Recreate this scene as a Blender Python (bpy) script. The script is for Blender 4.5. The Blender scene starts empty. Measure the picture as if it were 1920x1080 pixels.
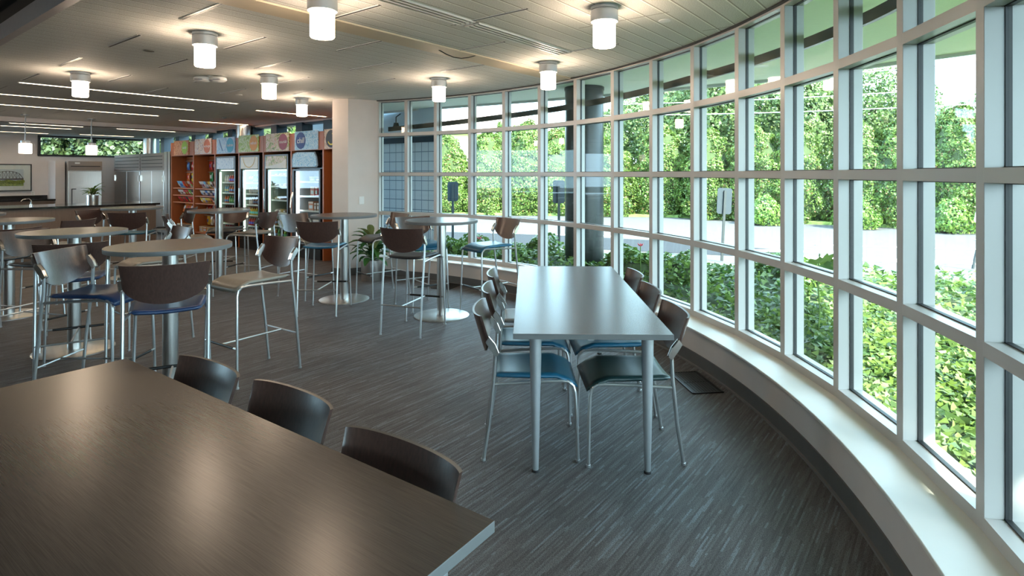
import bpy, bmesh, math, random
import numpy as np
from mathutils import Vector, Matrix, noise
random.seed(7); np.random.seed(7)
C = bpy.context.scene.collection
PI = math.pi
SN, CS = 0.6129, 0.7902          # the building grid is turned 37.8 degrees from the view axis
GR = math.atan2(CS, SN)          # direction of grid axis "a" in plan
def uv(a, b, z=0.0): return Vector((SN*a - CS*b, CS*a + SN*b, z))

# ------------------------------------------------------------------ camera, light, exposure
sc = bpy.context.scene
cam = bpy.data.cameras.new('camera'); co = bpy.data.objects.new('camera', cam); C.objects.link(co)
cam.lens = 20.0; cam.sensor_width = 36.0; cam.shift_y = -0.1115; cam.clip_start = 0.05; cam.clip_end = 400
co.location = (0, 0, 1.55); co.rotation_euler = (PI/2, 0, 0); sc.camera = co
vs = sc.view_settings; vs.view_transform = 'Standard'; vs.look = 'None'; vs.gamma = 1; vs.use_curve_mapping = False
vs.exposure = 2.15
SKY = 3.3; SUN = 7.0; LAMP = 11.0; STRIP = 8.0
w = bpy.data.worlds.new('sky'); sc.world = w; w.use_nodes = True
nt = w.node_tree; bg = nt.nodes['Background']
sk = nt.nodes.new('ShaderNodeTexSky'); sk.sky_type = 'NISHITA'; sk.sun_disc = False
sk.sun_elevation = math.radians(42); sk.sun_rotation = math.radians(146); sk.air_density = 1.3; sk.dust_density = 4.0
mx = nt.nodes.new('ShaderNodeMix'); mx.data_type = 'RGBA'; mx.inputs[0].default_value = 0.82
mul = nt.nodes.new('ShaderNodeMix'); mul.data_type = 'RGBA'; mul.blend_type = 'MULTIPLY'; mul.inputs[0].default_value = 1
mul.inputs[7].default_value = (0.12, 0.12, 0.12, 1)
nt.links.new(sk.outputs[0], mul.inputs[6]); nt.links.new(mul.outputs[2], mx.inputs[6])
mx.inputs[7].default_value = (0.52, 0.78, 1.0, 1)
nt.links.new(mx.outputs[2], bg.inputs[0]); bg.inputs[1].default_value = SKY
sl = bpy.data.lights.new('sun', 'SUN'); sl.energy = SUN; sl.angle = math.radians(1.0); sl.color = (1, 0.95, 0.84)
so = bpy.data.objects.new('sun', sl); C.objects.link(so)
sdir = Vector((-0.55*0.766, 0.83*0.766, -0.62)).normalized()
so.rotation_euler = sdir.to_track_quat('-Z', 'Y').to_euler(); so.location = (6, -8, 9)
try:
    sc.cycles.use_denoising = True; sc.cycles.denoiser = 'OPENIMAGEDENOISE'
    sc.cycles.max_bounces = 10; sc.cycles.transparent_max_bounces = 16; sc.cycles.transmission_bounces = 6
    sc.cycles.diffuse_bounces = 5; sc.cycles.sample_clamp_indirect = 6; sc.cycles.caustics_reflective = False; sc.cycles.caustics_refractive = False
except Exception: pass

# ------------------------------------------------------------------ materials
def nodes(name):
    m = bpy.data.materials.new(name); m.use_nodes = True
    return m, m.node_tree, m.node_tree.nodes['Principled BSDF']
def N(t, kind, **kw):
    n = t.nodes.new(kind)
    for k, v in kw.items(): setattr(n, k, v)
    return n
def P(name, col, rough=0.5, metal=0.0, spec=0.5, var=0.06, scale=20.0, coat=0.0, stretch=None, bump=0.0):
    """plain procedural material: base colour with a faint noise, optional stretched grain"""
    m, t, b = nodes(name)
    b.inputs['Roughness'].default_value = rough; b.inputs['Metallic'].default_value = metal
    b.inputs['Specular IOR Level'].default_value = spec; b.inputs['Coat Weight'].default_value = coat; b.inputs['Coat Roughness'].default_value = 0.2
    tc = N(t, 'ShaderNodeTexCoord'); mp = N(t, 'ShaderNodeMapping'); nz = N(t, 'ShaderNodeTexNoise')
    if stretch: mp.inputs['Scale'].default_value = stretch
    nz.inputs['Scale'].default_value = scale; nz.inputs['Detail'].default_value = 4
    t.links.new(tc.outputs['Object'], mp.inputs[0]); t.links.new(mp.outputs[0], nz.inputs[0])
    r = N(t, 'ShaderNodeMapRange'); r.inputs[1].default_value = 0.3; r.inputs[2].default_value = 0.7
    r.inputs[3].default_value = 1-var; r.inputs[4].default_value = 1+var
    t.links.new(nz.outputs[0], r.inputs[0])
    v = N(t, 'ShaderNodeVectorMath', operation='SCALE'); v.inputs[0].default_value = col[:3]
    t.links.new(r.outputs[0], v.inputs['Scale']); t.links.new(v.outputs[0], b.inputs['Base Color'])
    if bump:
        bp = N(t, 'ShaderNodeBump'); bp.inputs['Strength'].default_value = bump; bp.inputs['Distance'].default_value = 0.002
        t.links.new(nz.outputs[0], bp.inputs['Height']); t.links.new(bp.outputs[0], b.inputs['Normal'])
    return m
def emis(name, col, s):
    m, t, b = nodes(name); b.inputs['Base Color'].default_value = (0.8, 0.8, 0.8, 1)
    b.inputs['Emission Color'].default_value = (*col, 1); b.inputs['Emission Strength'].default_value = s; return m
def glass(name, tint=(0.93, 0.975, 0.95), refl=1.0):
    m = bpy.data.materials.new(name); m.use_nodes = True; t = m.node_tree; t.nodes.clear()
    o = N(t, 'ShaderNodeOutputMaterial'); tr = N(t, 'ShaderNodeBsdfTransparent'); gl = N(t, 'ShaderNodeBsdfGlossy')
    mi = N(t, 'ShaderNodeMixShader'); fr = N(t, 'ShaderNodeLayerWeight'); fr.inputs[0].default_value = 0.5
    pw = N(t, 'ShaderNodeMath', operation='POWER'); pw.inputs[1].default_value = 5.0
    ml = N(t, 'ShaderNodeMath', operation='MULTIPLY_ADD'); ml.inputs[1].default_value = 0.9*refl; ml.inputs[2].default_value = 0.035*refl
    tr.inputs[0].default_value = (*tint, 1); gl.inputs['Roughness'].default_value = 0.0
    t.links.new(fr.outputs['Facing'], pw.inputs[0]); t.links.new(pw.outputs[0], ml.inputs[0]); t.links.new(ml.outputs[0], mi.inputs[0])
    t.links.new(tr.outputs[0], mi.inputs[1]); t.links.new(gl.outputs[0], mi.inputs[2]); t.links.new(mi.outputs[0], o.inputs[0])
    return m
def leafmat(name, c1, c2, trans=0.35, c3=None):
    m = bpy.data.materials.new(name); m.use_nodes = True; t = m.node_tree; t.nodes.clear()
    o = N(t, 'ShaderNodeOutputMaterial'); df = N(t, 'ShaderNodeBsdfPrincipled'); tl = N(t, 'ShaderNodeBsdfTranslucent'); mi = N(t, 'ShaderNodeMixShader')
    g = N(t, 'ShaderNodeNewGeometry'); cr = N(t, 'ShaderNodeValToRGB')
    cr.color_ramp.elements[0].color = (*c1, 1); cr.color_ramp.elements[1].color = (*c2, 1)
    if c3:
        cr.color_ramp.elements[1].position = 0.93; e = cr.color_ramp.elements.new(0.96); e.color = (*c3, 1)
    t.links.new(g.outputs['Random Per Island'], cr.inputs[0])
    df.inputs['Roughness'].default_value = 0.5; mi.inputs[0].default_value = trans
    for s in (df.inputs['Base Color'], tl.inputs[0]): t.links.new(cr.outputs[0], s)
    t.links.new(df.outputs[0], mi.inputs[1]); t.links.new(tl.outputs[0], mi.inputs[2]); t.links.new(mi.outputs[0], o.inputs[0])
    return m
M = {}
M['white_wall'] = P('painted wall off white', (0.66, 0.60, 0.57), 0.7, var=0.02, scale=6, bump=0.1)
M['ledge'] = P('painted ledge', (0.74, 0.72, 0.68), 0.45, var=0.02, scale=6)
M['kitchen_wall'] = P('painted wall warm grey', (0.72, 0.665, 0.65), 0.7, var=0.02, scale=6)
M['base'] = P('rubber baseboard', (0.11, 0.105, 0.10), 0.55, var=0.03)
M['base_toe'] = P('rubber baseboard toe', (0.17, 0.16, 0.155), 0.5, var=0.03)
M['alu'] = P('anodised aluminium frame', (0.50, 0.49, 0.48), 0.32, 0.0, var=0.02, scale=3)
M['gasket'] = P('black gasket', (0.02, 0.022, 0.024), 0.5)
M['steel'] = P('brushed steel', (0.62, 0.60, 0.58), 0.28, 1.0, var=0.10, scale=8, stretch=(30, 30, 0.4))
M['steel_flat'] = P('brushed steel plate', (0.60, 0.59, 0.57), 0.33, 1.0, var=0.06, scale=30)
M['chrome'] = P('silver painted tube', (0.56, 0.57, 0.58), 0.3, 0.85, var=0.02)
M['bright'] = P('polished cast metal', (0.75, 0.74, 0.72), 0.2, 1.0, var=0.02)
M['silver'] = P('silver powder coat', (0.42, 0.44, 0.46), 0.4, 0.6, var=0.03)
M['black'] = P('black plastic', (0.012, 0.012, 0.013), 0.35, var=0.05)
M['black_gloss'] = P('black stone counter', (0.015, 0.014, 0.014), 0.08, var=0.3, scale=120)
M['rubber'] = P('black rubber', (0.02, 0.02, 0.022), 0.7)
M['wood'] = P('dark walnut plywood', (0.060, 0.031, 0.025), 0.30, var=0.22, scale=9, coat=0.5, stretch=(14, 14, 1.2))
M['wood_edge'] = P('plywood edge', (0.055, 0.042, 0.030), 0.3, var=0.15, scale=30, stretch=(1, 1, 12))
M['table_edge'] = P('grey laminate edge', (0.15, 0.15, 0.15), 0.4, var=0.04)
M['panel_wood'] = P('brown wood veneer', (0.17, 0.115, 0.085), 0.5, var=0.10, scale=6, stretch=(8, 8, 0.6))
M['orange'] = P('cherry orange laminate', (0.40, 0.115, 0.035), 0.42, var=0.08, scale=6, stretch=(10, 10, 0.7))
M['orange_slat'] = P('cherry slat wall', (0.50, 0.16, 0.05), 0.42, var=0.06, scale=6)
M['cream'] = P('cream painted soffit strip', (0.62, 0.52, 0.38), 0.6, var=0.02)
M['white'] = P('white plastic', (0.75, 0.75, 0.74), 0.4, var=0.02)
M['dark_void'] = P('dark plenum', (0.03, 0.03, 0.028), 0.9)
M['ctrim'] = P('grey ceiling trim', (0.40, 0.38, 0.40), 0.35, 0.4)
M['soffit'] = P('pale exterior soffit', (0.80, 0.84, 0.74), 0.8, var=0.02)
M['fascia'] = P('pale metal fascia', (0.5, 0.52, 0.52), 0.5)
M['dark_metal'] = P('dark bronze metal', (0.030, 0.034, 0.034), 0.3, 0.5, var=0.1)
M['navy_frame'] = P('dark blue window frame', (0.012, 0.03, 0.05), 0.4)
M['concrete'] = P('pale concrete', (0.115, 0.113, 0.108), 0.85, var=0.06, scale=3)
M['asphalt'] = P('grey asphalt', (0.065, 0.065, 0.067), 0.9, var=0.07, scale=5)
M['grass'] = P('verge grass', (0.16, 0.24, 0.06), 0.9, var=0.3, scale=6)
M['soil'] = P('dark soil', (0.05, 0.042, 0.028), 0.95, var=0.3, scale=20)
M['paint'] = P('road paint', (0.8, 0.8, 0.78), 0.7)
M['sign_back'] = P('grey sign back', (0.045, 0.058, 0.068), 0.9, 0.0, 0.1)
M['post'] = P('sign post steel', (0.02, 0.028, 0.03), 0.6, 0.0)
M['roof_tile'] = P('pink roof shingles', (0.50, 0.34, 0.28), 0.9, var=0.15, scale=12)
M['siding'] = P('pale siding', (0.6, 0.56, 0.5), 0.8)
M['bark'] = P('bark', (0.10, 0.075, 0.05), 0.9, var=0.3, scale=10)
M['glass'] = glass('window glass', refl=0.65)
M['door_glass'] = glass('cooler door glass', (0.96, 0.98, 0.97), 1.0)
M['interior'] = P('cooler interior', (0.34, 0.43, 0.37), 0.5, var=0.02)
M['interior_grey'] = P('freezer interior', (0.36, 0.40, 0.42), 0.5, var=0.02)
M['lamp_glass'] = emis('lit frosted glass', (1.0, 0.76, 0.55), LAMP)
M['pendant_glass'] = emis('lit pendant glass', (1.0, 0.80, 0.60), 1.6)
M['strip'] = emis('lit linear diffuser', (1.0, 0.76, 0.50), STRIP)
M['cooler_light'] = emis('cooler tube', (0.86, 1.0, 0.90), 0.8)
M['freezer_light'] = emis('freezer light strip', (0.88, 0.92, 1.0), 1.6)
M['leaf_hedge'] = leafmat('arborvitae leaves', (0.055, 0.11, 0.018), (0.135, 0.215, 0.040), 0.3, (0.20, 0.11, 0.045))
M['leaf_tree'] = leafmat('tree leaves', (0.05, 0.095, 0.025), (0.14, 0.20, 0.06), 0.35)
M['leaf_tree_shaded'] = leafmat('evergreen leaves darkened as shade', (0.010, 0.026, 0.008), (0.050, 0.080, 0.022), 0.2)  # shade on the trees behind the high windows, put into the leaf colour
M['leaf_ivy'] = leafmat('ivy leaves', (0.030, 0.085, 0.022), (0.165, 0.255, 0.045), 0.35)
M['leaf_dark'] = leafmat('glossy dark leaves', (0.02, 0.09, 0.02), (0.05, 0.17, 0.035), 0.15)
M['leaf_bright'] = leafmat('bright leaves', (0.06, 0.15, 0.025), (0.18, 0.28, 0.05), 0.25)
M['leaf_croton'] = leafmat('variegated leaves', (0.03, 0.08, 0.02), (0.26, 0.26, 0.09), 0.2, (0.35, 0.07, 0.04))
M['petal'] = P('pink petals', (0.75, 0.12, 0.16), 0.6)
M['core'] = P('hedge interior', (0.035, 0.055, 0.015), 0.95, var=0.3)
for n, c in dict(navy=(0.010, 0.032, 0.095), blue=(0.012, 0.105, 0.190), teal=(0.014, 0.095, 0.145), black=(0.022, 0.022, 0.026),
                 deep=(0.014, 0.040, 0.042), beige=(0.215, 0.185, 0.150), dark=(0.030, 0.033, 0.040), pale=(0.30, 0.30, 0.29)).items():
    M['v_'+n] = P(n+' vinyl', c, 0.36, var=0.05, scale=40, bump=0.15)

def laminate(name, c0, c1, rough):
    m, t, b = nodes(name); tc = N(t, 'ShaderNodeTexCoord'); mp = N(t, 'ShaderNodeMapping'); mp.inputs['Scale'].default_value = (3, 160, 160)
    nz = N(t, 'ShaderNodeTexNoise'); nz.inputs['Scale'].default_value = 3; nz.inputs['Detail'].default_value = 5
    cr = N(t, 'ShaderNodeValToRGB'); cr.color_ramp.elements[0].position = 0.35; cr.color_ramp.elements[1].position = 0.65
    cr.color_ramp.elements[0].color = (*c0, 1); cr.color_ramp.elements[1].color = (*c1, 1)
    t.links.new(tc.outputs['Object'], mp.inputs[0]); t.links.new(mp.outputs[0], nz.inputs[0]); t.links.new(nz.outputs[0], cr.inputs[0]); t.links.new(cr.outputs[0], b.inputs['Base Color'])
    b.inputs['Roughness'].default_value = rough; b.inputs['Specular IOR Level'].default_value = 0.42
    return m
M['top'] = laminate('brown streaked laminate', (0.058, 0.040, 0.033), (0.088, 0.062, 0.050), 0.27)
M['top_round'] = laminate('grey brown laminate', (0.074, 0.060, 0.053), (0.104, 0.086, 0.077), 0.27)

def carpet():
    m, t, b = nodes('striped carpet'); tc = N(t, 'ShaderNodeTexCoord')
    mp = N(t, 'ShaderNodeMapping'); mp.inputs['Rotation'].default_value = (0, 0, -GR); t.links.new(tc.outputs['Object'], mp.inputs[0])
    sp = N(t, 'ShaderNodeSeparateXYZ'); t.links.new(mp.outputs[0], sp.inputs[0])
    def m1(op, *v):
        n = N(t, 'ShaderNodeMath', operation=op)
        for i, q in enumerate(v):
            if isinstance(q, (int, float)): n.inputs[i].default_value = q
            else: t.links.new(q, n.inputs[i])
        return n.outputs[0]
    def dashes(w_, l_):
        row = m1('FLOOR', m1('DIVIDE', sp.outputs[1], w_)); wn = N(t, 'ShaderNodeTexWhiteNoise', noise_dimensions='1D'); t.links.new(row, wn.inputs['W'])
        cell = m1('FLOOR', m1('ADD', m1('DIVIDE', sp.outputs[0], l_), m1('MULTIPLY', wn.outputs[0], 9.0)))
        cb = N(t, 'ShaderNodeCombineXYZ'); t.links.new(row, cb.inputs[0]); t.links.new(cell, cb.inputs[1])
        w2 = N(t, 'ShaderNodeTexWhiteNoise', noise_dimensions='2D'); t.links.new(cb.outputs[0], w2.inputs['Vector']); return w2.outputs[0]
    d1 = dashes(0.0085, 0.26); d2 = dashes(0.0085, 0.13)
    nz = N(t, 'ShaderNodeTexNoise'); nz.inputs['Scale'].default_value = 2.2; nz.inputs['Detail'].default_value = 2; t.links.new(mp.outputs[0], nz.inputs[0])
    v = m1('ADD', m1('MULTIPLY', d1, 0.55), m1('ADD', m1('MULTIPLY', d2, 0.30), m1('MULTIPLY', nz.outputs[0], 0.45)))
    cr = N(t, 'ShaderNodeValToRGB'); e = cr.color_ramp.elements; e[0].position = 0.30; e[0].color = (0.062, 0.053, 0.052, 1); e[1].position = 0.72; e[1].color = (0.105, 0.096, 0.096, 1)
    q = e.new(0.86); q.color = (0.122, 0.116, 0.119, 1); q = e.new(0.99); q.color = (0.165, 0.175, 0.19, 1)
    t.links.new(v, cr.inputs[0])
    sn = N(t, 'ShaderNodeTexNoise'); sn.inputs['Scale'].default_value = 210; sn.inputs['Detail'].default_value = 2; t.links.new(mp.outputs[0], sn.inputs[0])
    r = N(t, 'ShaderNodeMapRange'); r.inputs[1].default_value = 0.35; r.inputs[2].default_value = 0.65; r.inputs[3].default_value = 0.55; r.inputs[4].default_value = 1.45; t.links.new(sn.outputs[0], r.inputs[0])
    sc_ = N(t, 'ShaderNodeVectorMath', operation='SCALE'); t.links.new(cr.outputs[0], sc_.inputs[0]); t.links.new(r.outputs[0], sc_.inputs['Scale'])
    t.links.new(sc_.outputs[0], b.inputs['Base Color']); b.inputs['Roughness'].default_value = 0.62; b.inputs['Specular IOR Level'].default_value = 0.4
    bp = N(t, 'ShaderNodeBump'); bp.inputs['Strength'].default_value = 0.4; bp.inputs['Distance'].default_value = 0.003
    t.links.new(sn.outputs[0], bp.inputs['Height']); t.links.new(bp.outputs[0], b.inputs['Normal'])
    return m
M['carpet'] = carpet()

def planks():
    """linear ceiling planks 149 mm wide in staggered groups of five, textured face"""
    m, t, b = nodes('linear plank ceiling'); tc = N(t, 'ShaderNodeTexCoord')
    mp = N(t, 'ShaderNodeMapping'); mp.inputs['Rotation'].default_value = (0, 0, -GR); t.links.new(tc.outputs['Object'], mp.inputs[0])
    sp = N(t, 'ShaderNodeSeparateXYZ'); t.links.new(mp.outputs[0], sp.inputs[0])
    def m1(op, a, bb=None):
        n = N(t, 'ShaderNodeMath', operation=op)
        for i, v in enumerate((a, bb)):
            if v is None: continue
            if isinstance(v, (int, float)): n.inputs[i].default_value = v
            else: t.links.new(v, n.inputs[i])
        return n.outputs[0]
    A, B = sp.outputs[0], sp.outputs[1]
    g = m1('LESS_THAN', m1('FRACT', m1('DIVIDE', m1('ADD', B, 0.02), 0.149)), 0.075)
    lip = m1('LESS_THAN', m1('FRACT', m1('DIVIDE', m1('ADD', B, 0.009), 0.149)), 0.07)
    col = m1('FLOOR', m1('DIVIDE', m1('SUBTRACT', B, 3.83), 0.745))
    par = m1('MULTIPLY', m1('MODULO', m1('ADD', col, 20), 2), 0.5)
    j = m1('LESS_THAN', m1('FRACT', m1('ADD', m1('DIVIDE', m1('SUBTRACT', A, 1.83), 1.36), par)), 0.010)
    line = m1('MAXIMUM', g, j)
    nz = N(t, 'ShaderNodeTexNoise'); nz.inputs['Scale'].default_value = 130; nz.inputs['Detail'].default_value = 3; t.links.new(tc.outputs['Object'], nz.inputs[0])
    r = N(t, 'ShaderNodeMapRange'); r.inputs[1].default_value = 0.35; r.inputs[2].default_value = 0.65; t.links.new(nz.outputs[0], r.inputs[0])
    c1 = N(t, 'ShaderNodeMix', data_type='RGBA'); c1.inputs[6].default_value = (0.54, 0.545, 0.52, 1); c1.inputs[7].default_value = (0.76, 0.765, 0.735, 1); t.links.new(r.outputs[0], c1.inputs[0])
    cl = N(t, 'ShaderNodeMix', data_type='RGBA'); t.links.new(c1.outputs[2], cl.inputs[6]); cl.inputs[7].default_value = (0.92, 0.92, 0.88, 1); t.links.new(lip, cl.inputs[0])
    c2 = N(t, 'ShaderNodeMix', data_type='RGBA'); t.links.new(cl.outputs[2], c2.inputs[6]); c2.inputs[7].default_value = (0.34, 0.33, 0.30, 1); t.links.new(line, c2.inputs[0])
    t.links.new(c2.outputs[2], b.inputs['Base Color']); b.inputs['Roughness'].default_value = 0.75
    h = m1('SUBTRACT', m1('MULTIPLY', r.outputs[0], 0.12), line)
    bp = N(t, 'ShaderNodeBump'); bp.inputs['Strength'].default_value = 0.6; bp.inputs['Distance'].default_value = 0.01
    t.links.new(h, bp.inputs['Height']); t.links.new(bp.outputs[0], b.inputs['Normal'])
    return m
M['planks'] = planks()

def tiles():
    m, t, b = nodes('blue grey square block'); tc = N(t, 'ShaderNodeTexCoord')
    sp = N(t, 'ShaderNodeSeparateXYZ'); t.links.new(tc.outputs['Object'], sp.inputs[0])
    outs = []
    for s in (sp.outputs[0], sp.outputs[2]):
        d = N(t, 'ShaderNodeMath', operation='DIVIDE'); d.inputs[1].default_value = 0.2; t.links.new(s, d.inputs[0])
        f_ = N(t, 'ShaderNodeMath', operation='FRACT'); t.links.new(d.outputs[0], f_.inputs[0])
        l = N(t, 'ShaderNodeMath', operation='LESS_THAN'); l.inputs[1].default_value = 0.07; t.links.new(f_.outputs[0], l.inputs[0]); outs.append(l.outputs[0])
    mxx = N(t, 'ShaderNodeMath', operation='MAXIMUM'); t.links.new(outs[0], mxx.inputs[0]); t.links.new(outs[1], mxx.inputs[1])
    c = N(t, 'ShaderNodeMix', data_type='RGBA'); c.inputs[6].default_value = (0.52, 0.62, 0.70, 1); c.inputs[7].default_value = (0.13, 0.19, 0.28, 1)
    t.links.new(mxx.outputs[0], c.inputs[0]); t.links.new(c.outputs[2], b.inputs['Base Color']); b.inputs['Roughness'].default_value = 0.6
    return m
M['tiles'] = tiles()
M['plain_panel'] = P('pale blue wall panel', (0.42, 0.50, 0.58), 0.6, var=0.02)

def picmat(name, cols, scale=14.0, dist=2.0):
    """busy printed food or ice picture, as a colour ramp over warped noise"""
    m, t, b = nodes(name); tc = N(t, 'ShaderNodeTexCoord'); nz = N(t, 'ShaderNodeTexNoise'); nz.inputs['Scale'].default_value = scale
    nz.inputs['Distortion'].default_value = dist; nz.inputs['Detail'].default_value = 3
    cr = N(t, 'ShaderNodeValToRGB'); cr.color_ramp.interpolation = 'LINEAR'; e = cr.color_ramp.elements
    while len(e) < len(cols): e.new(0.5)
    for i, c in enumerate(cols): e[i].position = 0.32+0.36*i/(len(cols)-1); e[i].color = (*c, 1)
    t.links.new(tc.outputs['Object'], nz.inputs[0]); t.links.new(nz.outputs[0], cr.inputs[0]); t.links.new(cr.outputs[0], b.inputs['Base Color']); b.inputs['Roughness'].default_value = 0.4
    return m
M['p_pretzel'] = picmat('pretzel print', [(0.22, 0.05, 0.02), (0.55, 0.20, 0.08), (0.75, 0.42, 0.22), (0.40, 0.12, 0.05)])
M['p_cereal'] = picmat('cereal print', [(0.7, 0.66, 0.66), (0.62, 0.42, 0.28), (0.72, 0.70, 0.70), (0.30, 0.10, 0.08)], 9)
M['p_water'] = picmat('water print', [(0.55, 0.68, 0.80), (0.35, 0.55, 0.78), (0.20, 0.42, 0.70), (0.5, 0.65, 0.8)], 5)
M['p_lime'] = picmat('lime print', [(0.20, 0.38, 0.04), (0.38, 0.52, 0.08), (0.62, 0.70, 0.40), (0.28, 0.45, 0.05)], 7)
M['p_salad'] = picmat('salad print', [(0.08, 0.10, 0.02), (0.28, 0.36, 0.08), (0.55, 0.42, 0.28), (0.65, 0.60, 0.50), (0.5, 0.2, 0.06)], 8)
M['p_ice'] = picmat('ice print', [(0.10, 0.32, 0.60), (0.22, 0.50, 0.74), (0.60, 0.76, 0.86), (0.15, 0.40, 0.68)], 12, 4)
M['p_orange'] = P('pale citrus print', (0.72, 0.68, 0.58), 0.4, var=0.05)
M['p_drops'] = picmat('droplet print', [(0.50, 0.62, 0.74), (0.60, 0.70, 0.80), (0.25, 0.42, 0.62)], 20, 1)
M['p_snack'] = picmat('granola print', [(0.45, 0.30, 0.18), (0.65, 0.5, 0.35), (0.3, 0.12, 0.06)], 14)
col = {}
def flat(rgb, rough=0.4, name=None):
    k = (tuple(rgb), rough)
    if k not in col: col[k] = P(name or 'coloured print', rgb, rough, var=0.03)
    return col[k]

# ------------------------------------------------------------------ mesh helpers
class MB:
    def __init__(s): s.v = []; s.f = []
    def add(s, vs_, fs_):
        o = len(s.v); s.v += [tuple(p) for p in vs_]; s.f += [tuple(i+o for i in f) for f in fs_]; return s
    def box(s, x0, x1, y0, y1, z0, z1, mat=None):
        p = [(x, y, z) for z in (z0, z1) for y in (y0, y1) for x in (x0, x1)]
        if mat is not None: p = [mat @ Vector(q) for q in p]
        return s.add(p, [(0, 2, 3, 1), (4, 5, 7, 6), (0, 1, 5, 4), (2, 6, 7, 3), (0, 4, 6, 2), (1, 3, 7, 5)])
    def gbox(s, a0, a1, b0, b1, z0, z1):
        p = [uv(a, b, z) for z in (z0, z1) for b in (b0, b1) for a in (a0, a1)]
        return s.add(p, [(0, 2, 3, 1), (4, 5, 7, 6), (0, 1, 5, 4), (2, 6, 7, 3), (0, 4, 6, 2), (1, 3, 7, 5)])
    def prism(s, poly, z0, z1):
        n = len(poly); area = sum(poly[i][0]*poly[(i+1) % n][1]-poly[(i+1) % n][0]*poly[i][1] for i in range(n))
        if area < 0: poly = poly[::-1]
        p = [(q[0], q[1], z0) for q in poly]+[(q[0], q[1], z1) for q in poly]
        return s.add(p, [tuple(range(n))[::-1], tuple(range(n, 2*n))]+[(i, (i+1) % n, n+(i+1) % n, n+i) for i in range(n)])
    def tube(s, path, r, seg=8, caps=True, r_end=None):
        path = [Vector(p) for p in path]; n = len(path); rings = []
        up = None
        for i, p in enumerate(path):
            d = (path[min(i+1, n-1)]-path[max(i-1, 0)]).normalized()
            if up is None: up = Vector((0, 0, 1)) if abs(d.z) < 0.9 else Vector((0, 1, 0))
            x = d.cross(up).normalized(); y = x.cross(d).normalized(); up = y
            rr = r if r_end is None else r+(r_end-r)*i/(n-1)
            rings.append([p+x*rr*math.cos(2*PI*k/seg)+y*rr*math.sin(2*PI*k/seg) for k in range(seg)])
        vs_ = [q for ring in rings for q in ring]
        fs_ = [(i*seg+k, i*seg+(k+1) % seg, (i+1)*seg+(k+1) % seg, (i+1)*seg+k) for i in range(n-1) for k in range(seg)]
        if caps: fs_ += [tuple(range(seg))[::-1], tuple((n-1)*seg+k for k in range(seg))]
        return s.add(vs_, fs_)
    def lathe(s, prof, seg=32, cx=0, cy=0, closed=True):
        n = len(prof)
        vs_ = [(cx+r*math.cos(2*PI*k/seg), cy+r*math.sin(2*PI*k/seg), z) for r, z in prof for k in range(seg)]
        fs_ = [(i*seg+k, i*seg+(k+1) % seg, (i+1)*seg+(k+1) % seg, (i+1)*seg+k) for i in range(n-1) for k in range(seg)]
        if closed: fs_ += [tuple(range(seg))[::-1], tuple((n-1)*seg+k for k in range(seg))]
        return s.add(vs_, fs_)
    def grid(s, fn, nu, nv, thick=None):
        vs_ = [fn(i/(nu-1), j/(nv-1)) for j in range(nv) for i in range(nu)]
        fs_ = [(j*nu+i, j*nu+i+1, (j+1)*nu+i+1, (j+1)*nu+i) for j in range(nv-1) for i in range(nu-1)]
        return s.add(vs_, fs_)
    def build(s, name, mat, parent=None, smooth=False, bevel=0, solid=0, loc=None, rz=0):
        me = bpy.data.meshes.new(name); me.from_pydata(s.v, [], s.f); me.update()
        o = bpy.data.objects.new(name, me); C.objects.link(o)
        me.materials.append(M[mat] if isinstance(mat, str) else mat)
        if smooth:
            bm = bmesh.new(); bm.from_mesh(me); bmesh.ops.recalc_face_normals(bm, faces=bm.faces); bm.to_mesh(me); bm.free()
            me.polygons.foreach_set('use_smooth', [True]*len(me.polygons))
            try: me.set_sharp_from_angle(angle=math.radians(40))
            except Exception: pass
        if solid: md = o.modifiers.new('solid', 'SOLIDIFY'); md.thickness = solid; md.offset = 0
        if bevel:
            md = o.modifiers.new('bevel', 'BEVEL'); md.width = bevel; md.segments = 2; md.limit_method = 'ANGLE'
        if loc is not None: o.location = loc
        if rz: o.rotation_euler = (0, 0, rz)
        if parent is not None: o.parent = parent
        return o
def tag(o, label=None, cat=None, group=None, kind=None):
    if label: o['label'] = label
    if cat: o['category'] = cat
    if group: o['group'] = group
    if kind: o['kind'] = kind
    return o
def thing(name, label, cat, loc=(0, 0, 0), rz=0, group=None, kind=None):
    o = bpy.data.objects.new(name, None); C.objects.link(o); o.empty_display_size = 0.1
    o.location = loc; o.rotation_euler = (0, 0, rz); return tag(o, label, cat, group, kind)
def struct(o, label=None): o['kind'] = 'structure'; (label and o.__setitem__('label', label)); return o
def copy_tree(o, parent=None):
    c = o.copy(); C.objects.link(c)
    if parent is not None: c.parent = parent
    for ch in list(o.children): copy_tree(ch, c)
    return c
def raw_mesh(name, verts, faces, nper, mat):
    """fast mesh of many equal polygons; verts (n,3) array, faces (m,nper) array"""
    me = bpy.data.meshes.new(name); me.vertices.add(len(verts)); me.vertices.foreach_set('co', np.asarray(verts, dtype=np.float32).ravel())
    m_ = len(faces); me.loops.add(m_*nper); me.loops.foreach_set('vertex_index', np.asarray(faces, dtype=np.int32).ravel())
    me.polygons.add(m_); me.polygons.foreach_set('loop_start', np.arange(0, m_*nper, nper, dtype=np.int32))
    me.update(calc_edges=True); me.materials.append(mat); me.validate(); return me

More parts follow.
